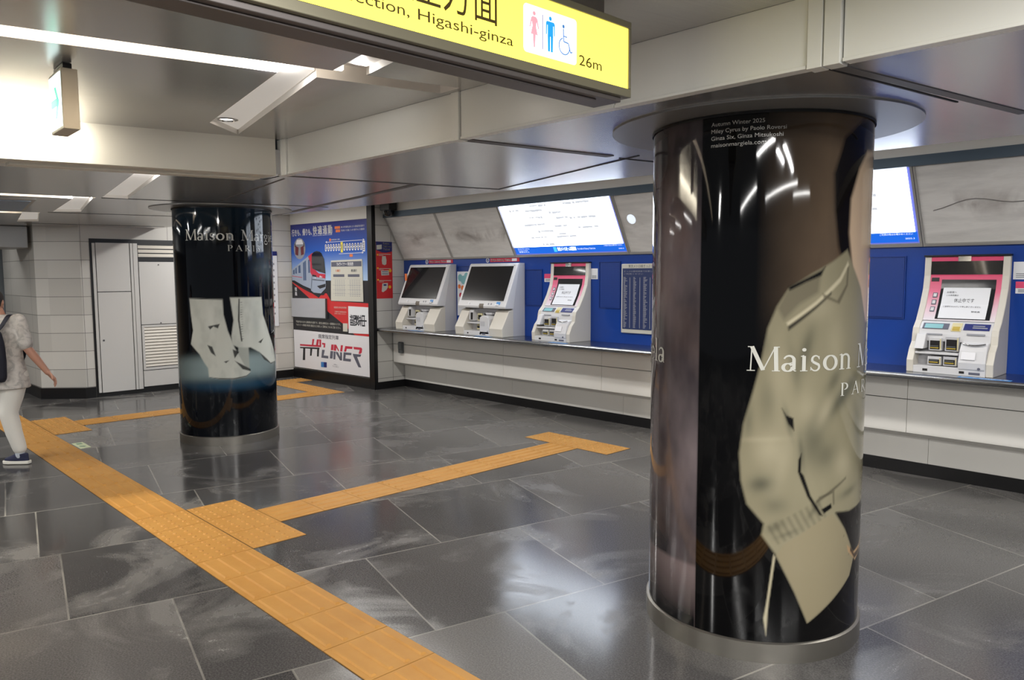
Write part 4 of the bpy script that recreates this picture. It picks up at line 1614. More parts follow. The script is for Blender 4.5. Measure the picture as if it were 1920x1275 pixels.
def paint_near(p_):
    S, Z, TH_ = p_.S, p_.Z, p_.TH
    p_.C[:] = p_.lin((4, 4, 5))
    # left strip: smoky mauve-brown backdrop, from the seam round to the back
    strip_ = np.clip((-89.8-TH_)/0.35, 0, 1)
    n1 = vnoise(S+9, Z*0.45+3, 5.0, 3, 5)
    n2 = vnoise(S*1.2+4, Z+7, 2.2, 5, 4)
    base_ = np.clip(n1*1.3-.3, 0, 1)[..., None]
    col = p_.lin((44, 40, 44))*(1-base_)+p_.lin((132, 121, 124))*base_
    w2 = np.clip(n2*2-1.0, 0, 1)[..., None]*.35
    col = col*(1-w2)+p_.lin((150, 120, 102))*w2
    k = strip_[..., None]
    p_.C = p_.C*(1-k)+col*k
    low_band = np.clip((0.385-Z)/0.02, 0, 1)*strip_  # paler band low on the strip, darkening below
    p_.fill(low_band, (120, 106, 106), .85)
    p_.fill(np.clip((.34-Z)/.22, 0, 1)*strip_, (10, 10, 12), 1.0)
    # right: brown backdrop melting out of the black
    back = np.clip((TH_+62)/34, 0, 1)*np.clip((Z-1.35)/.25, 0, 1)
    n3 = vnoise(S+2, Z*.8, 6, 8, 4)
    p_.fill(back*(.75+.4*n3), (98, 82, 66), .95)
    fade = np.clip((TH_+50)/40, 0, 1)*np.clip((1.35-Z)/.4, 0, 1)
    p_.fill(fade, (12, 11, 11), .6)
    # hair, face
    p_.poly([(-9.6, 2.12), (4, 2.25), (28, 2.26), (40, 2.0), (40, 1.5), (20.5, 1.42), (10, 1.45), (-2, 1.60), (-9.8, 1.715), (-13.3, 1.85), (-13.5, 2.0)], (196, 172, 146), .012)
    p_.blob(14, 1.93, .05, .14, (150, 120, 98), .6)
    p_.poly([(-24.643, 2.10), (-18.3, 2.25), (-4, 2.335), (22, 2.345), (26, 2.24), (2, 2.21), (-6, 2.13), (-12.6, 2.0), (-13.4, 1.86), (-10.0, 1.70), (-7.87, 1.579), (-13.829, 1.66), (-20.5, 1.80), (-23.5, 1.95)], (20, 17, 16), .012)
    # the pale blouse
    sh = p_.poly([(-14.1, 1.787), (-24, 1.735), (-35.391, 1.685), (-46.302, 1.628), (-51.857, 1.55), (-55.832, 1.46), (-58.665, 1.313), (-62.084, 1.187), (-66.281, 1.047), (-68.015, 0.918), (-66.96, 0.802),
                  (-63.884, 0.699), (-55.532, 0.618), (-56.415, 0.568), (-48.982, 0.479), (-39.398, 0.318), (-31.998, 0.177), (-16.896, 0.26), (-2.276, 0.342), (2.405, 0.42), (-8.366, 0.564), (-16.669, 0.649), (-4.781, 0.64), (20.839, 0.656),
                  (46, .62), (60, .9), (52, 1.35), (30, 1.52), (8, 1.47), (-0.399, 1.623), (-8.871, 1.715)], (134, 128, 105), .007)
    w3 = vnoise(S*1.5+5, Z*.9, 4, 12, 4)
    p_.fill(sh*np.clip(w3*2.2-.9, 0, 1), (160, 153, 128), .3)
    p_.fill(sh*np.clip(.75-w3*1.6, 0, 1), (112, 108, 90), .3)
    D = (66, 68, 58)
    # broad soft folds of the satin
    for (a_, z, rs, rz, c_, al, ro) in ((-13, 1.165, .035, .15, D, .85, -50), (-20, 1.235, .03, .07, D, .6, -30), (-32, .99, .055, .10, D, .62, -10), (-24, .91, .07, .06, D, .5, 30), (-37, 1.37, .028, .11, D, .6, -14), (-43, 1.30, .02, .10, D, .35, 12),
                                        (-55, 1.16, .035, .09, D, .35, 0), (-57.5, .79, .05, .035, D, .72, 15), (-50, .70, .05, .04, D, .4, 0), (-64, 1.06, .02, .07, D, .4, 0), (2, 1.0, .05, .16, D, .6, 15), (12, 1.2, .06, .2, D, .5, 0), (-45, 1.06, .012, .07, D, .6, 14), (-38, .93, .012, .07, D, .5, 8),
                                        (-30, .68, .015, .05, D, .5, -35), (-50, .605, .04, .02, D, .5, 30), (-44, .575, .05, .012, D, .4, 20), (-6, .73, .07, .02, D, .5, 12), (-58, 1.40, .03, .06, D, .4, 20)):
        p_.blob(a_, z, rs, rz, c_, al, sh, ro)
    Lc = (168, 160, 135)
    for (a_, z, rs, rz, al, ro) in ((-54, .94, .06, .07, .6, 0), (-56, .985, .09, .012, .5, 4), (-50, 1.26, .045, .12, .45, 5), (-25.5, 1.10, .03, .08, .6, -30), (-20, 1.40, .05, .10, .35, 0), (-36, 1.12, .04, .06, .4, 0), (-12, .86, .05, .06, .5, 20), (-30, 1.54, .08, .05, .4, 30), (-47, .88, .03, .10, .35, -10)):
        p_.blob(a_, z, rs, rz, Lc, al, sh, ro)
    cf = p_.poly([(-45.5, 0.532), (-36.1, 0.577), (-27, .63), (-18.955, 0.648), (-8.366, 0.564), (2.405, 0.42), (-2.276, 0.342), (-16.896, 0.26), (-31.998, 0.177), (-39.398, 0.318), (-48.982, 0.479)], (140, 131, 106), .006)
    p_.fill(cf*np.clip(1.2-Z/.42, 0, 1), (132, 122, 98), .5)
    for k in range(9):
        a0, z0 = -53.5+3.1*k, .605+.0135*k
        p_.poly([(a0, z0), (a0+2.2, z0-.035), (a0+5.0, z0-.072), (a0+5.6, z0-.070), (a0+3.0, z0-.030), (a0+.8, z0+.004)], (84, 80, 66), .009, .62, sh)
    for pl_ in ([(-29, .715), (-18, .765), (-9, .80), (-9, .792), (-18, .752), (-29, .705)], [(-27.5, .73), (-18, .75), (-17.5, .69), (-18.3, .688), (-18.9, .741), (-27.5, .722)]):
        p_.poly(pl_, (70, 66, 54), .006, .8, sh)
    p_.poly([(-46.81, 1.628), (-51.588, 1.543), (-48.427, 1.494), (-40.9, 1.561), (-31.4, 1.609), (-30.257, 1.689)], (104, 98, 82), .01, .8, sh)
    p_.poly([(-46.8, 1.632), (-38, 1.668), (-30.3, 1.70), (-28, 1.715), (-30.2, 1.678), (-38, 1.652), (-46, 1.617)], (16, 15, 14), .006)
    for pl_ in ([(-47.1, 1.483), (-32.7, 1.571), (-18.8, 1.671), (-13.4, 1.738), (-12.5, 1.724), (-18, 1.653), (-32, 1.556), (-46.5, 1.467)],):
        p_.poly(pl_, (184, 176, 150), .005)
    p_.poly([(-46.5, 1.467), (-32, 1.556), (-24, 1.61), (-24, 1.60), (-32, 1.543), (-46, 1.45)], (30, 28, 26), .006, .9)
    p_.poly([(-12.4, 1.715), (-12.8, 1.636), (-18.6, 1.558), (-28.3, 1.586), (-29.3, 1.604), (-20.1, 1.573), (-14.2, 1.640), (-13.6, 1.71)], (96, 90, 74), .005, .85)
    for pl_ in ([(-48.3, 1.122), (-45.0, 1.053), (-42.0, 1.024), (-42.6, 1.078), (-46, 1.09)], [(-39.4, .899), (-37.9, .926), (-37.9, .845), (-36.4, .829), (-32.4, .739), (-24.8, .644), (-27.1, .650), (-34.1, .735), (-37.9, .811), (-39.5, .846)], [(-25.9, .675), (-19.9, .695), (-19.1, .675), (-24.2, .655)]):
        p_.poly(pl_, (10, 10, 10), .004)
    # waistband, cuff jewellery, loose thread
    p_.poly([(-16, .652), (-4.781, .64), (21, .656), (30, .60), (22, .349), (3, .42), (-7.8, .560)], (18, 15, 16), .006)
    p_.poly([(-5.8, .487), (2.1, .44), (13, .455), (18, .50), (18, .44), (5, .395), (-4.5, .455)], (170, 140, 104), .004)
    p_.poly([(-2, .472), (3, .43), (12, .435), (12, .42), (4, .405), (-2, .452)], (60, 44, 32), .004)
    p_.poly([(-50.5, .483), (-53.3, .268), (-54.6, .196), (-53.1, .12), (-52.6, .221), (-52.2, .269), (-49.6, .472)], (176, 168, 142), .004)
    p_.blob(-9, .535, .004, .004, (110, 100, 80), 1)
    p_.blob(-3.5, .44, .004, .004, (110, 100, 80), 1)


def words_near(t, wrap):
    P3 = on_pillar(NC, NR, .0025)
    A = lambda d_: rad(d_)*NR
    mb = MB()
    serif(mb, 'Maison', A(-65.6), A(-8.0), 1.278, .104, P3)
    serif(mb, 'Margiela', A(-2.6), A(66), 1.278, .104, P3)
    serif(mb, 'Margiela', A(-183), A(-114.6), 1.278, .104, P3)
    mb.build('large_lettering', M['text_cream'], wrap)
    mb = MB()
    serif(mb, 'PARIS', A(-16.5), A(26), 1.163, .056, P3, .26)
    mb.build('city_lettering', M['text_cream'], wrap)
    mb = MB()
    for s_, z, a1 in (('Autumn Winter 2025', 2.308, -59.5), ('Miley Cyrus by Paolo Roversi', 2.279, -49.6), ('Ginza Six, Ginza Mitsukoshi', 2.250, -51.0), ('maisonmargiela.com', 2.221, -58.8)):
        lettering(mb, s_, A(-85), A(a1), z, .0175, P3)
    mb.build('small_lettering', M['text_grey'], wrap)


pillar(NC, NR, 'near round pillar with a glossy print of a figure in a pale blouse', 720, 420, paint_near, words_near)


def paint_far(p_):
    S, Z, TH_ = p_.S, p_.Z, p_.TH
    p_.C[:] = p_.lin((5, 8, 14))
    p_.blob(30, 1.75, .16, .14, (84, 96, 104), .75)
    p_.fill(np.clip((Z-2.0)/.35, 0, 1), (24, 44, 58), .8)
    dish = np.exp(-((Z-.74-.05*np.cos(S*2))/.13)**4)*np.clip(1.1-np.abs(TH_+20)/100, 0, 1)
    p_.fill(dish*1.1, (150, 170, 172), .9)
    p_.fill(np.exp(-((Z-.60)/.05)**2)*np.clip(1.1-np.abs(TH_+20)/95, 0, 1), (40, 84, 116), .6)
    p_.blob(-15, .66, .22, .05, (84, 108, 118), .6)
    # right boot first, left boot before it
    C1 = (202, 205, 196)
    p_.poly([(-11.1, .972), (1.0, .976), (1.4, .761), (-5.2, .744), (-11.8, .807)], (168, 172, 164), .006)
    b2 = p_.poly([(-18.6, 1.471), (21.7, 1.468), (23.4, 1.288), (34, 1.091), (46.7, .914), (53, .79), (36.8, .778), (23.7, .84), (15.3, .913), (3.7, .969), (-10.5, .972), (-17.5, 1.007), (-18.4, 1.092), (-15.4, 1.249)], C1, .006)
    b1 = p_.poly([(-67.2, 1.467), (-26.8, 1.456), (-26.3, 1.304), (-22.3, 1.146), (-15.3, .974), (-5, .798), (2.6, .722), (-2.9, .678), (-16.6, .661), (-33.1, .668), (-45.3, .69), (-46.1, .78), (-50.4, .833), (-56.1, .917), (-67.7, 1.015), (-63.6, 1.148), (-65.8, 1.305)], C1, .006)
    w_ = vnoise(S*2, Z, 6, 4, 4)
    for b_ in (b1, b2):
        p_.fill(b_*np.clip(.8-1.6*w_, 0, 1), (132, 140, 134), .6)
    p_.blob(-40, 1.3, .05, .2, (228, 230, 222), .4, b1)
    p_.blob(12, 1.2, .05, .2, (160, 166, 158), .5, b2)
    K = (20, 22, 24)
    for pl_ in ([(-44.2, 1.191), (-30.8, 1.215), (-33, 1.17), (-38, 1.19), (-41.8, 1.159)], [(-46, 1.01), (-40.2, .99), (-36.5, .896), (-41.7, .93)], [(-7.7, 1.034), (-10.5, 1.248), (-9.0, 1.458), (-7.6, 1.458), (-8.6, 1.247), (-6, 1.033)], [(-17.7, .96), (-10.5, .93), (-15.7, .868)],
                [(-27.7, .841), (-21.7, .852), (-25.4, .825)], [(-15.9, .846), (2.7, .75), (2.7, .728), (-7, .755)], [(14.3, 1.015), (23, 1.049), (18.3, 1.0)], [(-45, .69), (-33, .668), (-16.6, .661), (-2.9, .678), (2.6, .715), (-3, .688), (-17, .672), (-33, .678)],
                [(15, .915), (36, .785), (52, .79), (37, .772), (23, .83)], [(-67, 1.467), (-27, 1.456), (-27, 1.45), (-67, 1.46)]):
        p_.poly(pl_, K, .004, .9)
    for k in range(16):
        p_.blob(-6.0+.4*math.sin(k), 1.42-.024*k, .010, .003, K, .8)


def words_far(t, wrap):
    P3 = on_pillar(FC, FR, .0025)
    A = lambda d_: rad(d_)*FR
    mb = MB()
    serif(mb, 'Maison', A(-69.5), A(-11), 2.030, .105, P3)
    serif(mb, 'Margiela', A(-3.8), A(67), 2.030, .105, P3)
    mb.build('large_lettering', M['text_cream'], wrap)
    mb = MB()
    serif(mb, 'PARIS', A(-19.5), A(22), 1.926, .058, P3, .28)
    mb.build('city_lettering', M['text_cream'], wrap)


pillar(FC, FR, 'far round pillar with a glossy print of worn white ankle boots', 480, 300, paint_far, words_far)
# ------------------------------------------------------------------ tactile paving
TS = 0.3625
TX0 = -5.491
TY0, TY1 = 1.654, 2.006


def dot(mb, x, y, z, r=0.0145, h=0.007):
    V = []
    n = 10
    for rr, zz in ((r, z), (r*.62, z+h)):
        V += [(x+rr*math.cos(2*math.pi*k/n), y+rr*math.sin(2*math.pi*k/n), zz) for k in range(n)]
    F = [(k, (k+1) % n, n+(k+1) % n, n+k) for k in range(n)]+[tuple(range(n, 2*n))]
    mb.add(V, F)


def bar(mb, x0, x1, y0, y1, z, h=0.008):
    e = .007
    V = [(x0, y0, z), (x1, y0, z), (x1, y1, z), (x0, y1, z), (x0+e, y0+e, z+h), (x1-e, y0+e, z+h), (x1-e, y1-e, z+h), (x0+e, y1-e, z+h)]
    mb.add(V, [(0, 1, 5, 4), (1, 2, 6, 5), (2, 3, 7, 6), (3, 0, 4, 7), (4, 5, 6, 7)])


def ttile(mb, x0, x1, y0, y1, kind):
    g = .0028
    mb.box(x0+g, x1-g, y0+g, y1-g, 0.0, 0.004)
    z = .004
    w_, h_ = x1-x0, y1-y0
    if kind == 'dot':
        for i in range(5):
            for j in range(5):
                dot(mb, x0+w_*(i+.5)/5, y0+h_*(j+.5)/5, z)
    elif kind == 'x':
        for j in range(4):
            yc = y0+h_*(j+.5)/4
            bar(mb, x0+.02, x1-.02, yc-.015, yc+.015, z)
    elif kind == 'y':
        for i in range(4):
            xc = x0+w_*(i+.5)/4
            bar(mb, xc-.015, xc+.015, y0+.02, y1-.02, z)


def run(tiles, label, base, group='yellow tactile paving runs'):
    mb = MB()
    xs = [t_[0] for t_ in tiles]+[t_[1] for t_ in tiles]
    for t_ in tiles:
        ttile(mb, *t_)
        mb.box(t_[0]-.001, t_[1]+.001, t_[2]-.001, t_[3]+.001, 0.0, 0.0015, 1)
    o = mb.build('tactile_paving', [M['tactile'], M['tactile_gap']])
    return tag(o, label, 'tactile paving', group)


main = []
for k in range(-22, 14):
    x = TX0+k*TS
    kind = 'dot' if k in (0, 1, 2, -13, -12, -11) else 'x'
    main.append((x, x+TS, TY0, TY1, kind))
run(main, 'long yellow tactile strip running from the front edge to the walking person', 0)
J0, J1 = TX0, TX0+3*TS
run([(J0+k*TS, J0+(k+1)*TS, TY1+.004, TY1+.004+TS, 'dot') for k in range(3)], 'studded yellow junction pad where the branch meets the long strip in the foreground', 0)
bx0 = -5.128
yb = TY1+.004+TS+.002
n_ = 9
stp = (5.462-yb)/n_
run([(bx0, bx0+TS, yb+k*stp, yb+(k+1)*stp, 'y') for k in range(n_)], 'yellow tactile branch leading to the machines right of the far pillar', 0)
run([(bx0-TS+k*TS, bx0+k*TS, 5.466, 5.466+TS, 'dot') for k in range(3)], 'studded yellow bar at the end of the branch before the first small machine', 0)
L0 = TX0-13*TS
run([(L0+k*TS, L0+(k+1)*TS, TY1+.004, TY1+.004+TS, 'dot') for k in range(3)], 'studded yellow junction pad beside the small green floor sticker', 0)
l0 = L0+TS
n_ = 8
ya, yb_ = TY1+TS+.006, 5.40
stp = (yb_-ya)/n_
run([(l0, l0+TS, ya+k*stp, ya+(k+1)*stp, 'y') for k in range(n_)], 'yellow tactile branch passing behind the far pillar', 0)
run([(-11.27+k*TS, -11.27+(k+1)*TS, 5.404, 5.404+TS, 'dot') for k in range(5)]+[(-11.27, -11.27+TS, 5.404+TS, 6.06, 'dot')], 'yellow tactile patch on the floor before the train poster', 0)

t = thing('floor_sticker', (-8.36, 2.07, 0), 'small pale green sticker with a walking figure on the floor by the yellow strip', 'sticker')
q = [(-8.523, 2.021), (-8.524, 2.123), (-8.215, 2.121), (-8.20, 2.022)]
mb = MB()
mb.slab([(x, y, 0) for x, y in q], (0, 0, .0015))
mb.build('sheet', M['floor_sticker'], t)
mb = MB()
mb.slab([(x, y, .0015) for x, y in ((-8.49, 2.05), (-8.42, 2.05), (-8.42, 2.10), (-8.49, 2.10))], (0, 0, .0005))
mb.slab([(x, y, .0015) for x, y in ((-8.36, 2.045), (-8.30, 2.045), (-8.27, 2.075), (-8.30, 2.10), (-8.33, 2.085))], (0, 0, .0005))
mb.build('symbols', M['floor_green'], t)

# ------------------------------------------------------------------ train poster
t = thing('train_poster', pw(1.0, 1.3), 'large blue, red and white train poster with a black edge on the back wall', 'poster')
BW = 2.046
def pq(mb, pts, o, mi=0, th=.0012):
    a = pw(0, 0, o)
    b = pw(0, 0, o+th)
    mb.slab([pw(s, z, o) for s, z in pts], (b[0]-a[0], b[1]-a[1], 0), mi)
mb = MB()
pq(mb, [(-.01, .165), (BW, .165), (BW, 2.502), (-.01, 2.502)], .002, 0, .016)
mb.build('board', M['black_print'], t)
# the printed sky: deep violet-blue above to pale blue at the horizon
pr_ = Print(1.0, 8, np.linspace(0, 1, 30))
V, Fc, cols = [], [], []
for k in range(31):
    z = 1.60+(2.50-1.60)*k/30
    f = k/30
    c0, c1, c2 = (np.array(lin(*c)[:3]) for c in ((176, 204, 236), (36, 92, 190), (48, 50, 132)))
    cc = c0*(1-f/.5)+c1*f/.5 if f < .5 else c1*(1-(f-.5)/.5)+c2*(f-.5)/.5
    for s in (0.0, BW-.004):
        V.append(pw(s, z, .0195))
        cols.append((*cc, 1))
mb = MB()
mb.add(V, [(2*k, 2*k+1, 2*k+3, 2*k+2) for k in range(30)])
sky = mb.build('sky_print', print_mat('poster_sky', .35, 0), t)
at = sky.data.color_attributes.new('print', 'FLOAT_COLOR', 'POINT')
at.data.foreach_set('color', np.array(cols, np.float32).ravel())
mb = MB()
pq(mb, [(0, .172), (BW-.004, .172), (BW-.004, .776), (0, .789)], .0185)
wb = mb.build('white_field', M['white_print'], t)
mb = MB()
pq(mb, [(0.976, 1.40), (1.088, 1.281), (2.042, 1.267), (2.042, .776), (1.69, .78), (1.381, .943), (.998, 1.115), (.90, 1.25), (.72, 1.30), (.86, 1.40)], .0185)
pq(mb, [(0.0, 1.584), (.281, 1.493), (.721, 1.339), (.80, 1.30), (.52, 1.30), (0.0, 1.56)], .0190)
mb.build('red_field', M['red_print'], t)
# train
mb = MB()
pq(mb, [(.0, 1.775), (.174, 1.851), (.491, 1.983), (.583, 2.015), (.60, 1.66), (.566, 1.462), (.323, 1.517), (.0, 1.62)], .0215)
pq(mb, [(.576, 1.68), (.95, 1.66), (.965, 1.532), (.953, 1.477), (.822, 1.397), (.624, 1.406), (.545, 1.439)], .0215)
tr = mb.build('train_body', M['train_silver'], t)
mb = MB()
pq(mb, [(.491, 1.983), (.60, 2.03), (.735, 2.057), (.80, 2.05), (.62, 1.80), (.778, 1.71), (.963, 1.699), (.95, 1.632), (.597, 1.666), (.539, 1.734), (.547, 1.892)], .0230)
mb.build('train_red_mask', M['red_label'], tr)
mb = MB()
pq(mb, [(.600, 2.01), (.66, 2.05), (.735, 2.062), (.82, 2.05), (.871, 2.021), (.935, 1.931), (.963, 1.709), (.80, 1.735), (.605, 1.79), (.59, 1.892)], .0245)
pq(mb, [(.60, 1.70), (.70, 1.68), (.72, 1.655), (.60, 1.665)], .0245)
mb.build('windscreen', M['glass_black'], tr)
mb = MB()
for a, b, z0, z1 in ((.04, .085, 1.70, 1.76), (.11, .15, 1.71, 1.79), (.20, .26, 1.72, 1.83), (.34, .375, 1.60, 1.88), (.385, .42, 1.60, 1.90), (.49, .53, 1.72, 1.92)):
    pq(mb, [(a, z0), (b, z0), (b, z1+.02), (a, z1)], .0230)
mb.build('train_windows', M['train_shade'], tr)
mb = MB()
pq(mb, [(.0, 1.675), (.30, 1.652), (.30, 1.642), (.0, 1.668)], .0230)
mb.build('train_red_line', M['red_label'], tr)
mb = MB()
for pts in ([(.60, 1.62), (.93, 1.60), (.93, 1.59), (.60, 1.61)], [(.72, 1.51), (.96, 1.55), (.95, 1.50), (.80, 1.47)], [(.0, 1.60), (.33, 1.50), (.54, 1.43), (.54, 1.40), (.33, 1.46), (.0, 1.575)], [(.58, 1.41), (.65, 1.37), (.90, 1.37), (.95, 1.42), (.822, 1.39)]):
    pq(mb, pts, .0232)
mb.build('underframe', M['black_print'], tr)
mb = MB()
for a, z, r_ in ((.68, 1.64, .012), (.82, 1.66, .016), (.86, 1.655, .012)):
    mb.disc(pw(a, z, .0262), tuple(PT), (0, 0, 1), r_, 12)
mb.build('headlights', M['white_print'], tr)
# round interior picture
mb = MB()
mb.disc(pw(.247, 2.112, .0215), tuple(PT), (0, 0, 1), .170, 36, 0)
ci = mb.build('interior_picture', M['grey_print'], t)
mb = MB()
pq(mb, [(.12, 2.02), (.20, 2.0), (.225, 2.13), (.13, 2.16)], .0225, 0)
pq(mb, [(.29, 2.0), (.37, 2.02), (.37, 2.16), (.28, 2.13)], .0225, 0)
pq(mb, [(.11, 2.14), (.13, 2.14), (.13, 2.20), (.11, 2.19)], .0225, 1)
pq(mb, [(.37, 2.14), (.39, 2.14), (.39, 2.19), (.37, 2.20)], .0225, 1)
mb.build('seats', [mat('seat_maroon', (110, 44, 50), .5), M['black_print']], ci)
mb = MB()
pq(mb, [(.14, 2.18), (.36, 2.18), (.32, 2.255), (.18, 2.255)], .0225)
mb.build('bright_ceiling', M['white_print'], ci)
# lettering
P9 = lambda o: (lambda s, z: pw(s, z, o))
mb = MB()
lettering(mb, '行きも、帰りも、', .03, .61, 2.325, .085, P9(.0215), bold=.004)
for k, c_ in enumerate('快適通勤'):
    lettering(mb, c_, .645+k*.137, .755+k*.137, 2.330, .105, P9(.0215), bold=.005)
    pq(mb, [(.63+k*.137, 2.30), (.75+k*.137, 2.30), (.75+k*.137, 2.306), (.63+k*.137, 2.306)], .0205, 0, .0005)
lettering(mb, '時刻・駅で特急券をお求めください 座席指定料金が必要です', 1.40, 1.98, 2.392, .024, P9(.0215))
lettering(mb, '平日の朝・夕に運転しています 便利でゆったり通勤列車', 1.40, 1.98, 2.342, .024, P9(.0215))
lettering(mb, '座席指定券のご案内', 1.135, 1.36, 2.215, .018, P9(.0215))
lettering(mb, '特急', .075, .135, 1.43, .05, P9(.0215), bold=.002)
lettering(mb, '運転', .075, .135, 1.355, .05, P9(.0215), bold=.002)
mb.build('white_lettering', M['white_print'], t)
mb = MB()
for a, b, z in ((1.235, 1.375, 2.404), (1.26, 1.375, 2.353), (1.085, 1.13, 2.223), (1.60, 1.68, 1.975)):
    pq(mb, [(a, z-.02), (b, z-.02), (b, z+.02), (a, z+.02)], .0205, 0, .0005)
mb.build('orange_tags', M['orange_print'], t)
# line of stations
mb = MB()
for s0, s1, z0, z1 in ((1.02, 1.955, 2.190, 2.2), (1.33, 1.92, 2.006, 2.014)):
    pq(mb, [(s0, z0-.004), (s1, z1-.006), (s1, z1+.001), (s0, z0+.003)], .0205, 0, .0005)
for a, z in ((1.0, 2.193), (1.96, 2.2), (1.93, 2.012)):
    d_ = .02 if a > 1.5 else -.02
    pq(mb, [(a+d_, z), (a-d_, z+.018), (a-d_, z-.018)], .0205, 0, .0005)
for k in range(14):
    if k == 6:
        continue
    a = .965+k*.0695
    pq(mb, [(a, 2.065), (a+.01, 2.05), (a+.032, 2.05), (a+.042, 2.065), (a+.042, 2.145), (a+.032, 2.158), (a+.01, 2.158), (a, 2.145)], .0205, 0, .0005)
    pq(mb, [(a+.04, 2.097), (a+.072, 2.097), (a+.072, 2.112), (a+.04, 2.112)], .0200, 0, .0005)
pq(mb, [(1.925, 2.028), (1.985, 2.028), (1.985, 2.185), (1.925, 2.185)], .0205, 0, .0005)
st_ = mb.build('station_line', M['white_print'], t)
mb = MB()
pq(mb, [(1.378, 2.025), (1.436, 2.025), (1.436, 2.182), (1.378, 2.182)], .0208, 0, .0005)
mb.build('station_marked', M['yellow_print'], t)
mb = MB()
for k in range(14):
    a = .975+k*.0695
    for j in range(3):
        pq(mb, [(a, 2.072+j*.026), (a+.022, 2.072+j*.026), (a+.022, 2.090+j*.026), (a, 2.090+j*.026)], .0215, 0, .0004)
for j in range(4):
    pq(mb, [(1.942, 2.05+j*.03), (1.968, 2.05+j*.03), (1.968, 2.068+j*.03), (1.942, 2.068+j*.03)], .0215, 0, .0004)
mb.build('station_names', M['slate_print'], t)
# timetable panel
mb = MB()
pq(mb, [(1.098, 1.287), (1.922, 1.287), (1.915, 1.918), (1.122, 1.906)], .0205, 0, .006)
tt = mb.build('timetable', M['cream_print'], t)
mb = MB()
pq(mb, [(1.132, 1.811), (1.900, 1.811), (1.900, 1.889), (1.132, 1.882)], .0268, 0, .0005)
for a in (1.175, 1.555):
    pq(mb, [(a, 1.655), (a+.29, 1.655), (a+.29, 1.695), (a, 1.695)], .0268, 0, .0005)
mb.build('timetable_heading', M['slate_print'], tt)
mb = MB()
lettering(mb, 'THライナー 時刻表', 1.27, 1.70, 1.827, .042, P9(.0278), bold=.002)
mb.build('timetable_title', M['white_print'], tt)
mb = MB()
lettering(mb, '久喜行', 1.24, 1.36, 1.735, .030, P9(.0272), bold=.001)
mb.build('direction_down', M['orange_print'], tt)
mb = MB()
lettering(mb, '恵比寿行', 1.64, 1.78, 1.735, .030, P9(.0272), bold=.001)
mb.build('direction_up', M['slate_print'], tt)
mb = MB()
for col in (1.155, 1.535):
    for k, z in enumerate((1.625, 1.53, 1.46, 1.40)):
        pq(mb, [(col, z), (col+.35, z), (col+.35, z+.003), (col, z+.003)], .0270, 0, .0004)
    for k in range(10):
        z = 1.60-k*.026
        for j in range(5):
            pq(mb, [(col+.06+j*.055, z), (col+.095+j*.055, z), (col+.095+j*.055, z+.008), (col+.06+j*.055, z+.008)], .0270, 0, .0004)
mb.build('timetable_lines', M['grey_print'], tt)
# leaflet holder, lower texts, notice sheet
mb = MB()
pq(mb, [(0.0, 1.008), (.965, 1.012), (.972, 1.318), (0.003, 1.309)], .0200, 0, .03)
mb.build('leaflet_holder', mat('clear_holder', (176, 178, 184), .25, coat=.4), t)
mb = MB()
pq(mb, [(.972, 1.318), (.965, 1.012), (0, 1.008), (0, 1.0), (.98, 1.0), (.985, 1.318)], .0195, 0, .031)
mb.build('holder_edge', M['plate_dark'], t)
mb = MB()
lettering(mb, '特急料金のほかに乗車券が必要です。発売は乗車日の一週間前からです。', .085, 1.33, .912, .028, P9(.0205))
lettering(mb, 'THライナー停車駅 時刻表 運転日などの詳しいご案内はこちらをご覧ください。', .085, 1.33, .858, .028, P9(.0205))
lettering(mb, '座席指定券のお求めは駅の券売機で', 1.165, 1.50, 1.175, .024, P9(.0205))
lettering(mb, 'ご乗車前に座席指定券を', 1.175, 1.49, 1.112, .018, P9(.0205))
lettering(mb, 'お買い求めください', 1.175, 1.47, 1.082, .018, P9(.0205))
mb.build('small_lettering', M['cream_print'], t)
mb = MB()
pq(mb, [(1.537, .805), (2.034, .815), (2.036, 1.209), (1.541, 1.214)], .0205, 0, .004)
ns = mb.build('notice_sheet', M['paper'], t)
mb = MB()
# the three characters of the notice, sheet turned a quarter turn
cx_, cz_ = 1.79, 1.0
rotp = lambda x, z: pw(cx_-(z-.10), cz_+.12-x, .0252)
rotp = lambda x, z: pw(cx_+.19-z, cz_-.0+x, .0252)
for k, c_ in enumerate('調整中'):
    lettering(mb, c_, -.085, .075, .245-k*.135, .115, lambda x, z: pw(1.64+(.245-z)*1.0+.07, cz_-x, .0252), bold=.003)
mb.build('notice_lettering', M['ink'], ns)
mb = MB()
pq(mb, [(1.388, .824), (1.506, .824), (1.511, .949), (1.391, .949)], .0205)
mb.build('plain_label', M['cream_print'], t)
# red and black logo on the white field
L2 = P9(.0205)
mb = MB()
lettering(mb, '座席指定列車', .715, 1.27, .69, .052, L2, bold=.001)
mb.build('service_title', M['slate_print'], wb)
mb = MB()
for pts in ([(.178, .530), (.780, .542), (.780, .572), (.178, .558)], [(.524, .56), (.566, .56), (.601, .662), (.546, .659)], [(.640, .56), (.70, .56), (.735, .664), (.672, .66)], [(.745, .55), (.785, .55), (.792, .664), (.735, .664)],
            [(.816, .616), (.905, .612), (.895, .545), (.85, .542), (.862, .585), (.816, .588)],
            [(1.069, .603), (1.132, .606), (1.120, .515), (1.05, .512)], [(1.142, .607), (1.20, .607), (1.27, .52), (1.255, .505), (1.20, .56), (1.19, .51), (1.13, .51)], [(1.30, .51), (1.352, .51), (1.377, .609), (1.322, .607)],
            [(1.437, .601), (1.625, .602), (1.612, .566), (1.475, .563), (1.455, .515), (1.40, .513)], [(1.645, .602), (1.838, .602), (1.862, .585), (1.850, .527), (1.815, .505), (1.77, .505), (1.80, .565), (1.655, .566)]):
    pq(mb, pts, .0200, 0, .0006)
mb.build('logo_red', M['red_label'], wb)
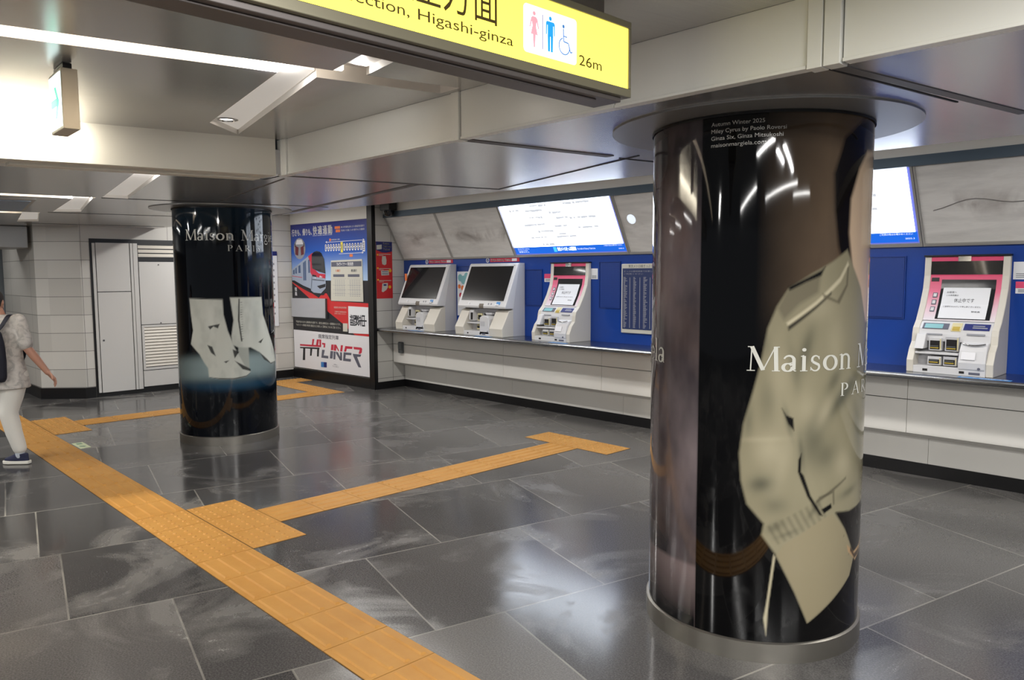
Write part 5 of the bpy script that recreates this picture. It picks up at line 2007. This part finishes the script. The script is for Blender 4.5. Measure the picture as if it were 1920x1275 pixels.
mb = MB()
for pts in ([(.177, .490), (.737, .505), (.737, .533), (.177, .511)], [(.27, .50), (.33, .50), (.315, .303), (.247, .298)], [(.475, .50), (.535, .50), (.510, .387), (.462, .384)], [(.672, .50), (.728, .51), (.712, .388), (.660, .385)]):
    pq(mb, pts, .0200, 0, .0006)
mb.build('logo_black', M['black_print'], wb)
mb = MB()
for pts in ([(.811, .505), (.886, .505), (.849, .416), (.977, .416), (.976, .375), (.784, .375)], [(1.040, .500), (1.112, .500), (1.091, .382), (1.018, .380)], [(1.125, .498), (1.18, .498), (1.165, .375), (1.112, .374)], [(1.19, .50), (1.24, .49), (1.345, .372), (1.29, .370), (1.19, .47)], [(1.296, .498), (1.345, .498), (1.345, .372), (1.297, .380)],
            [(1.390, .503), (1.592, .505), (1.585, .47), (1.445, .466), (1.43, .41), (1.575, .41), (1.567, .369), (1.368, .369)], [(1.621, .494), (1.834, .497), (1.815, .462), (1.73, .455), (1.83, .300), (1.76, .300), (1.64, .455)]):
    pq(mb, pts, .0200, 0, .0006)
mb.build('logo_grey', M['slate_print'], wb)
mb = MB()
pq(mb, [(.768, .225), (.928, .229), (.931, .312), (.770, .308)], .0200, 0, .0006)
lg = mb.build('operator_mark', mat('operator_blue', (60, 130, 200), .4), wb)
mb = MB()
pq(mb, [(.85, .227), (.928, .229), (.931, .312), (.85, .31)], .0208, 0, .0004)
mb.build('operator_mark_dark', M['navy_print'], lg)
mb = MB()
lettering(mb, 'TOBU', 1.08, 1.25, .252, .022, L2)
pq(mb, [(1.10, .29), (1.24, .285), (1.15, .30)], .0200, 0, .0005)
mb.build('partner_mark', M['grey_print'], wb)

# ------------------------------------------------------------------ hanging yellow direction sign
XS = -1.6
t = thing('direction_sign', (XS-.07, 1.0, 2.30), 'large glowing yellow hanging direction sign with restroom symbols and 26m', 'sign')
Y0, Y1, Z0, Z1 = -1.6, 2.083, 2.305, 2.500
mb = MB()
mb.box(XS-.14, XS-.006, Y0, Y1+.012, Z0-.028, Z1+.022)
mb.box(XS-.006, XS+.006, Y0, Y1+.012, Z0-.028, Z0)
mb.box(XS-.006, XS+.006, Y0, Y1+.012, Z1, Z1+.022)
mb.box(XS-.006, XS+.006, Y1, Y1+.012, Z0, Z1)
mb.build('frame', M['sign_frame'], t, .002)
mb = MB()
mb.box(XS-.13, XS-.012, Y0, Y1-.02, Z0-.044, Z0-.028)
mb.box(XS-.105, XS-.035, Y0, Y1-.12, Z0-.050, Z0-.044)
mb.build('underside', M['sign_under'], t, .002)
mb = MB()
mb.box(XS-.120, XS-.02, Y0, Y1-.10, Z1+.022, 2.59)
mb.build('ceiling_mount', M['sign_under'], t)
mb = MB()
mb.box(XS-.004, XS+.001, Y0, Y1, Z0, Z1)
mb.build('yellow_panel', M['sign_yellow'], t)
P6_ = lambda y, z: (XS+.002, y, z)
mb = MB()
lettering(mb, '銀座四丁目交差点・東銀座方面', .06, 1.492, 2.389, .088, P6_)
lettering(mb, 'Higashi-ginza', 1.213, 1.550, 2.338, .029, P6_)
lettering(mb, 'Ginza 4-chome Intersection,', .505, 1.186, 2.338, .029, P6_)
lettering(mb, '26m', 1.835, 1.945, 2.339, .033, P6_)
mb.build('lettering', M['sign_ink'], t)
def rrect(y0, y1, z0, z1, r_):
    out = []
    for (cy_, cz, a) in ((y1-r_, z1-r_, 0), (y0+r_, z1-r_, 90), (y0+r_, z0+r_, 180), (y1-r_, z0+r_, 270)):
        out += [(cy_+r_*math.cos(rad(a+18*k)), cz+r_*math.sin(rad(a+18*k))) for k in range(6)]
    return out
mb = MB()
mb.slab([(XS+.0012, y, z) for y, z in rrect(1.592, 1.822, 2.334, 2.470, .012)], (.0014, 0, 0))
sy_ = mb.build('symbol_panel', M['sign_white'], t)
XF = XS+.0034
def flat(mb, pts, mi=0):
    mb.slab([(XF, y, z) for y, z in pts], (.0004, 0, 0), mi)
mb = MB()
cy0, zb = 1.634, 2.352
mb.disc((XF, cy0, zb+.096), (0, 1, 0), (0, 0, 1), .0062, 16)
flat(mb, [(cy0-.007, zb+.087), (cy0+.007, zb+.087), (cy0+.013, zb+.082), (cy0+.020, zb+.055), (cy0+.0165, zb+.054), (cy0+.010, zb+.073), (cy0+.007, zb+.060), (cy0+.0145, zb+.036), (cy0-.0145, zb+.036), (cy0-.007, zb+.060), (cy0-.010, zb+.073), (cy0-.0165, zb+.054), (cy0-.020, zb+.055), (cy0-.013, zb+.082)])
flat(mb, [(cy0-.0055, zb+.036), (cy0+.0055, zb+.036), (cy0+.003, zb), (cy0-.003, zb)])
mb.build('woman_symbol', M['sign_pink'], sy_)
mb = MB()
flat(mb, [(1.668, 2.353), (1.671, 2.353), (1.671, 2.452), (1.668, 2.452)])
mb.build('divider_line', M['sign_grey'], sy_)
mb = MB()
cy0 = 1.703
mb.disc((XF, cy0, zb+.096), (0, 1, 0), (0, 0, 1), .0062, 16)
flat(mb, [(cy0-.015, zb+.087), (cy0+.015, zb+.087), (cy0+.019, zb+.082), (cy0+.019, zb+.048), (cy0+.0155, zb+.048), (cy0+.0145, zb+.076), (cy0+.0115, zb+.076), (cy0+.0115, zb+.044), (cy0-.0115, zb+.044), (cy0-.0115, zb+.076), (cy0-.0145, zb+.076), (cy0-.0155, zb+.048), (cy0-.019, zb+.048), (cy0-.019, zb+.082)])
flat(mb, [(cy0-.0115, zb+.046), (cy0-.0012, zb+.046), (cy0-.0022, zb), (cy0-.0105, zb)])
flat(mb, [(cy0+.0012, zb+.046), (cy0+.0115, zb+.046), (cy0+.0105, zb), (cy0+.0022, zb)])
mb.build('man_symbol', M['sign_blue'], sy_)
mb = MB()
cy0 = 1.765
mb.disc((XF, cy0-.004, zb+.086), (0, 1, 0), (0, 0, 1), .0055, 14)
def stroke(pts, wd):
    for (a, b) in zip(pts[:-1], pts[1:]):
        L = math.hypot(b[0]-a[0], b[1]-a[1])
        ny, nz = -(b[1]-a[1])/L*wd/2, (b[0]-a[0])/L*wd/2
        flat(mb, [(a[0]+ny, a[1]+nz), (b[0]+ny, b[1]+nz), (b[0]-ny, b[1]-nz), (a[0]-ny, a[1]-nz)])
stroke([(cy0-.004, zb+.079), (cy0-.003, zb+.042), (cy0+.018, zb+.040), (cy0+.028, zb+.014), (cy0+.036, zb+.017)], .0035)
stroke([(cy0-.004, zb+.058), (cy0+.012, zb+.057)], .003)
stroke([(cy0+.0+.024*math.cos(rad(a)), zb+.028+.024*math.sin(rad(a))) for a in range(110, 372, 12)], .0032)
mb.build('wheelchair_symbol', mat('sign_pale_blue', (70, 130, 200), .3, emit=(90, 150, 220), es=.5), sy_)

# ------------------------------------------------------------------ hanging exit sign with green arrow
t = thing('exit_sign', (-3.75, .93, 2.58), 'small hanging box sign with a green arrow on its glowing face', 'sign')
e0 = Vector((-3.654, .904, 0))
ed = Vector((-.228, .007, 0)).normalized()     # along the lit face, away from us
en = Vector((-ed.y, ed.x, 0))
if en.y < 0:
    en = -en
Lw, Tw = .228, .064
b0, b1, b2, b3 = e0, e0+ed*Lw, e0+ed*Lw+en*Tw, e0+en*Tw
ZB, ZT = 2.312, 2.585
mb = MB()
mb.slab([(q.x, q.y, ZB) for q in (b0, b1, b2, b3)], (0, 0, ZT-ZB-.022))
mb.build('housing', M['exit_box'], t, .003)
mb = MB()
i0, i1, i2, i3 = (e0+ed*.03+en*.015, e0+ed*(Lw-.03)+en*.015, e0+ed*(Lw-.03)+en*(Tw-.015), e0+ed*.03+en*(Tw-.015))
mb.slab([(q.x, q.y, ZT-.024) for q in (i0, i1, i2, i3)], (0, 0, .029))
mb.build('ceiling_bracket', M['dark'], t)
mb = MB()
f0 = e0+ed*.012
f1 = e0+ed*(Lw-.012)
mb.slab([(f0.x, f0.y, ZB+.012), (f1.x, f1.y, ZB+.012), (f1.x, f1.y, ZT-.036), (f0.x, f0.y, ZT-.036)], tuple(-en*.003))
fc = mb.build('lit_face', M['exit_white'], t)
mb = MB()
def fpt(a, z):
    q = e0+ed*a-en*.0045
    return (q.x, q.y, z)
for pts in ([(.035, 2.430), (.085, 2.495), (.115, 2.495), (.068, 2.430)], [(.035, 2.430), (.068, 2.430), (.115, 2.365), (.085, 2.365)], [(.055, 2.446), (.055, 2.414), (.175, 2.414), (.175, 2.446)]):
    mb.slab([fpt(a, z) for a, z in pts], tuple(-en*.0006))
mb.build('green_arrow', M['exit_green'], fc)
# ------------------------------------------------------------------ the walking person at the left edge
FO = Vector((-7.935, 1.451, 0))
RU = Vector((0.18, 0.984, 0)).normalized()
RW = Vector((-0.984, 0.18, 0)).normalized()
def G(u_, w_, z_):
    q = FO+RU*u_+RW*w_
    return Vector((q.x, q.y, z_))


def solid(mbs, name, m_, parent, voxel=.012, smooth=6, label=None):
    """fuse overlapping volumes into one continuous surface"""
    ob = mbs.build(name, m_, None)
    r_ = ob.modifiers.new('remesh', 'REMESH')
    r_.mode = 'VOXEL'
    r_.voxel_size = voxel
    r_.use_smooth_shade = True
    s_ = ob.modifiers.new('smooth', 'SMOOTH')
    s_.factor = .5
    s_.iterations = smooth
    dg = bpy.context.evaluated_depsgraph_get()
    me = bpy.data.meshes.new_from_object(ob.evaluated_get(dg))
    me.name = name
    bpy.data.objects.remove(ob)
    off = Vector(root_off(parent))
    me.transform(Matrix.Translation(-off))
    if not me.materials:
        me.materials.append(m_)
    for p_ in me.polygons:
        p_.use_smooth = True
    o = bpy.data.objects.new(name, me)
    COL.objects.link(o)
    o.parent = parent
    if label:
        o['label'] = label
    return o


def ball(mb, c, r_, n=16, m_=10, axes=None):
    """ellipsoid with optional axes (three vectors already scaled)"""
    c = Vector(c)
    if axes is None:
        axes = (Vector((r_, 0, 0)), Vector((0, r_, 0)), Vector((0, 0, r_)))
    V, F = [], []
    for i in range(m_+1):
        ph = math.pi*i/m_
        for k in range(n):
            a = 2*math.pi*k/n
            V.append(c+axes[0]*(math.sin(ph)*math.cos(a))+axes[1]*(math.sin(ph)*math.sin(a))+axes[2]*math.cos(ph))
    for i in range(m_):
        for k in range(n):
            F.append((i*n+k, i*n+(k+1) % n, (i+1)*n+(k+1) % n, (i+1)*n+k))
    mb.add(V, F, 0, True)


def limb(mb, pts, rs):
    mb.tube(pts, rs, 14)
    for p_, r_ in zip(pts, rs):
        ball(mb, p_, r_, 14, 8)


def loft(mb, rings, n=28):
    """rings: centre, axis a (scaled), axis b (scaled)"""
    V, F = [], []
    for c, a, b in rings:
        for k in range(n):
            q = 2*math.pi*k/n
            V.append(Vector(c)+Vector(a)*math.cos(q)+Vector(b)*math.sin(q))
    for i in range(len(rings)-1):
        for k in range(n):
            F.append((i*n+k, i*n+(k+1) % n, (i+1)*n+(k+1) % n, (i+1)*n+k))
    F.append(tuple(range(n-1, -1, -1)))
    F.append(tuple(range((len(rings)-1)*n, len(rings)*n)))
    mb.add(V, F, 0, True)


SKIN = mat('skin', (186, 138, 116), 0.5)
SKIN.node_tree.nodes['Principled BSDF'].inputs['Subsurface Weight'].default_value = 0.08
HAIR = mat('dark_grey_hair', (52, 48, 48), 0.6)
CLOTH = mat('patterned_shirt', (196, 192, 186), 0.85)
N = NT(CLOTH)
g_ = N.noise(N.pos(), 16, 3, .55, .8)
N.l(N.ramp(g_, [(.40, (172, 169, 164)), (.52, (196, 192, 186)), (.68, (208, 204, 198))]), N.b.inputs['Base Color'])
TROU = mat('white_trousers', (222, 220, 212), 0.85)
BAGM = mat('navy_black_bag', (24, 26, 40), 0.7)
NAVY = mat('navy_canvas', (34, 38, 66), 0.75)
SOLE = mat('sole_white', (226, 224, 214), 0.6)
SOCK = mat('pale_sock', (186, 192, 200), 0.8)

pr = thing('person', tuple(G(-.1, .1, 0)), 'person walking away at the left edge, patterned shirt, white trousers, dark backpack', 'person')
AX = (RU*.86-RW*.51).normalized()          # shoulder line, towards the right arm
BK = (-RU*.51-RW*.86).normalized()         # out of the back
HD = (-RU*.82+RW*.57).normalized()         # heading of the trailing foot
UP = Vector((0, 0, 1))
pel, chest, neck = G(-.06, .06, .82), G(-.07, .07, 1.16), G(-.075, .07, 1.335)
headc = G(-.112, .09, 1.468)
rs_, re_, rw_ = G(.062, .0, 1.285), G(.112, -.05, 1.058), G(.262, -.08, .822)
ls_, le_, lw_ = G(-.205, .155, 1.285), G(-.34, .24, 1.07), G(-.46, .36, .93)
rh, rk, ra = G(.012, .02, .80), G(-.052, .0, .47), G(.016, .0, .10)
lh, lk, la = G(-.135, .11, .80), G(-.34, .24, .46), G(-.47, .34, .11)

# body: one fused surface from head to ankles, hands with five fingers
bm_ = MB()
limb(bm_, [pel, G(-.065, .065, .98), chest], [.105, .10, .11])
limb(bm_, [chest, G(-.073, .07, 1.28), neck, G(-.095, .082, 1.40)], [.10, .085, .052, .050])
limb(bm_, [G(.0, .03, 1.30), rs_], [.05, .046])
limb(bm_, [G(-.15, .11, 1.30), ls_], [.05, .046])
limb(bm_, [rs_, re_, rw_], [.046, .036, .025])
limb(bm_, [re_, re_.lerp(rw_, .35), rw_], [.036, .037, .025])
limb(bm_, [ls_, le_, lw_], [.046, .036, .025])
limb(bm_, [rh, rk, ra], [.078, .050, .033])
limb(bm_, [lh, lk, la], [.078, .050, .033])
ball(bm_, headc, 0, 20, 14, (AX*.074, BK*.092, UP*.108))
ball(bm_, headc-BK*.03-UP*.045, 0, 16, 10, (AX*.058, BK*.066, UP*.062))          # jaw
bm_.tube([headc-BK*.085+UP*.015, headc-BK*.112-UP*.022, headc-BK*.088-UP*.032], [.010, .015, .011], 10)   # nose
for s_ in (-1, 1):
    ball(bm_, headc+AX*(.076*s_)-UP*.01, 0, 12, 8, (AX*.010, BK*.020, UP*.032))   # ears


def hand(mb, wrist, dirn, palm, side, ln=.082):
    """palm slab, four bent fingers of different lengths, thumb off the side of the palm"""
    d_ = dirn.normalized()
    n_ = (palm-palm.dot(d_)*d_).normalized()
    s_ = d_.cross(n_)*side
    for k in range(4):
        a = wrist+s_*(-.024+.016*k)+d_*.008
        b = wrist+s_*(-.030+.020*k)+d_*ln
        limb(mb, [a, b], [.014, .0125])
    for k, (L, r_) in enumerate(((.062, .0085), (.072, .009), (.068, .009), (.052, .0078))):
        p0 = wrist+s_*(-.030+.020*k)+d_*ln
        p1 = p0+(d_*.94+n_*.28)*L*.45
        p2 = p1+(d_*.74+n_*.66)*L*.32
        p3 = p2+(d_*.45+n_*.88)*L*.26
        limb(mb, [p0, p1, p2, p3], [r_, r_*.95, r_*.9, r_*.78])
    q0 = wrist+s_*(-.028)+d_*.022
    q1 = q0+(-s_*.72+d_*.62+n_*.25)*.040
    q2 = q1+(-s_*.35+d_*.80+n_*.48)*.030
    limb(mb, [q0, q1, q2], [.013, .0105, .0085])


hand(bm_, rw_, (rw_-re_).normalized()*.75-UP*.25+RU*.25, -RU*.6-UP*.5-RW*.2, 1, .078)
hand(bm_, lw_, (lw_-le_), -UP*.6+RU*.4, -1, .078)
body = solid(bm_, 'body', SKIN, pr, .0062, 3)
for s_ in (-1, 1):
    mb = MB()
    ball(mb, headc-BK*.083+AX*(.030*s_)+UP*.012, .011, 12, 8)
    mb.build('eye', M['white_print'], body)
mb = MB()
ball(mb, headc-BK*.089-UP*.058, 0, 12, 6, (AX*.022, BK*.006, UP*.006))
mb.build('mouth', mat('lips', (150, 84, 80), .5), body)

hb = MB()
ball(hb, headc+BK*.012+UP*.018, 0, 22, 14, (AX*.084, BK*.096, UP*.104))
ball(hb, headc+BK*.045-UP*.045, 0, 18, 10, (AX*.066, BK*.052, UP*.060))
solid(hb, 'hair', HAIR, pr, .010, 4)

sh_ = MB()
loft(sh_, [(G(-.053, .055, .690), AX*.196, BK*.165), (G(-.057, .055, .80), AX*.184, BK*.150), (G(-.065, .06, .95), AX*.166, BK*.122), (G(-.07, .065, 1.10), AX*.160, BK*.112),
           (G(-.072, .068, 1.22), AX*.160, BK*.104), (G(-.073, .07, 1.29), AX*.140, BK*.088), (G(-.075, .07, 1.335), AX*.090, BK*.070), (G(-.078, .072, 1.352), AX*.064, BK*.058)])
limb(sh_, [G(.0, .035, 1.262), rs_+UP*.005], [.078, .068])
limb(sh_, [G(-.15, .115, 1.262), ls_+UP*.005], [.078, .068])
limb(sh_, [rs_+UP*.004, rs_.lerp(re_, .45), rs_.lerp(re_, .86)], [.067, .068, .064])
limb(sh_, [ls_+UP*.004, ls_.lerp(le_, .45), ls_.lerp(le_, .86)], [.067, .068, .064])
solid(sh_, 'shirt', CLOTH, pr, .012, 5)

tb_ = MB()
loft(tb_, [(G(-.06, .062, .70), AX*.145, BK*.128), (G(-.06, .06, .80), AX*.148, BK*.125), (G(-.062, .06, .90), AX*.142, BK*.112)])
limb(tb_, [rh, rh.lerp(rk, .5), rk, rk.lerp(ra, .5), ra+UP*.045], [.110, .098, .078, .068, .058])
limb(tb_, [lh, lh.lerp(lk, .5), lk, lk.lerp(la, .5), la+UP*.045], [.110, .098, .078, .068, .058])
solid(tb_, 'trousers', TROU, pr, .012, 5)

for (an, hd) in ((ra, HD), (la, (-RU*.75+RW*.66).normalized())):
    toe = 0.0
    sd = hd.cross(UP)
    base = Vector((an.x, an.y, 0))
    lift = 0.0 if an is ra else 0.012
    mb = MB()
    limb(mb, [an+UP*.05, an-UP*.025], [.040, .040])
    solid(mb, 'sock', SOCK, pr, .010, 3)
    mb = MB()
    outline = [(-.085, .026), (-.088, 0), (-.085, -.026), (-.04, -.034), (.03, -.036), (.09, -.042), (.135, -.034), (.158, -.012), (.158, .012), (.135, .034), (.09, .042), (.03, .036), (-.04, .034)]
    mb.slab([tuple(base+hd*a+sd*b+UP*(.004+lift)) for a, b in outline], (0, 0, .028))
    so = mb.build('sole', SOLE, pr, .004)
    mb = MB()
    loft(mb, [(base+hd*.035+UP*(.030+lift), hd*.118, sd*.037), (base+hd*.030+UP*(.055+lift), hd*.108, sd*.036), (base+hd*.0+UP*(.078+lift), hd*.076, sd*.034), (base-hd*.018+UP*(.098+lift), hd*.056, sd*.036)])
    solid(mb, 'shoe', NAVY, pr, .008, 4)

# backpack with straps over both shoulders
bc = G(-.08, .068, 1.0)+BK*.165
bp_ = MB()
loft(bp_, [(bc-UP*.235, AX*.118, BK*.050), (bc-UP*.20, AX*.136, BK*.072), (bc-UP*.05, AX*.138, BK*.080), (bc+UP*.10, AX*.132, BK*.070), (bc+UP*.20, AX*.112, BK*.055), (bc+UP*.245, AX*.072, BK*.035)])
bag = thing('backpack', tuple(bc), 'dark backpack worn on the back of the walking person', 'backpack')
solid(bp_, 'pack_body', BAGM, bag, .012, 5)
bp_ = MB()
pc = bc+BK*.075-UP*.09
loft(bp_, [(pc-UP*.09, AX*.085, BK*.012), (pc-UP*.06, AX*.10, BK*.026), (pc+UP*.05, AX*.10, BK*.024), (pc+UP*.08, AX*.08, BK*.010)])
solid(bp_, 'front_pocket', BAGM, bag, .010, 4)
for s_ in (1, -1):
    sp_ = MB()
    pts = [bc+UP*.20+AX*.06*s_-BK*.02, G(-.07, .068, 1.285)+AX*.092*s_+BK*.095, G(-.075, .07, 1.355)+AX*.094*s_+BK*.03, G(-.075, .07, 1.345)+AX*.100*s_-BK*.045, G(-.07, .068, 1.22)+AX*.112*s_-BK*.108, G(-.07, .065, 1.05)+AX*.130*s_-BK*.118, G(-.068, .062, .93)+AX*.168*s_-BK*.03, bc-UP*.17+AX*.11*s_-BK*.05]
    V, F = [], []
    for i, p_ in enumerate(pts):
        a, b = pts[max(i-1, 0)], pts[min(i+1, len(pts)-1)]
        t_v = (b-a).normalized()
        out = AX-t_v*AX.dot(t_v)
        out.normalize()
        nn = t_v.cross(out)*.006
        for q in (p_-out*.022-nn, p_+out*.022-nn, p_+out*.022+nn, p_-out*.022+nn):
            V.append(q)
    for i in range(len(pts)-1):
        for k in range(4):
            F.append((i*4+k, i*4+(k+1) % 4, (i+1)*4+(k+1) % 4, (i+1)*4+k))
    F += [(0, 1, 2, 3), tuple(len(V)-4+k for k in (3, 2, 1, 0))]
    sp_.add(V, F, 0, True)
    o = sp_.build('strap', BAGM, bag)
    sub = o.modifiers.new('soft', 'SUBSURF')
    sub.levels = sub.render_levels = 2
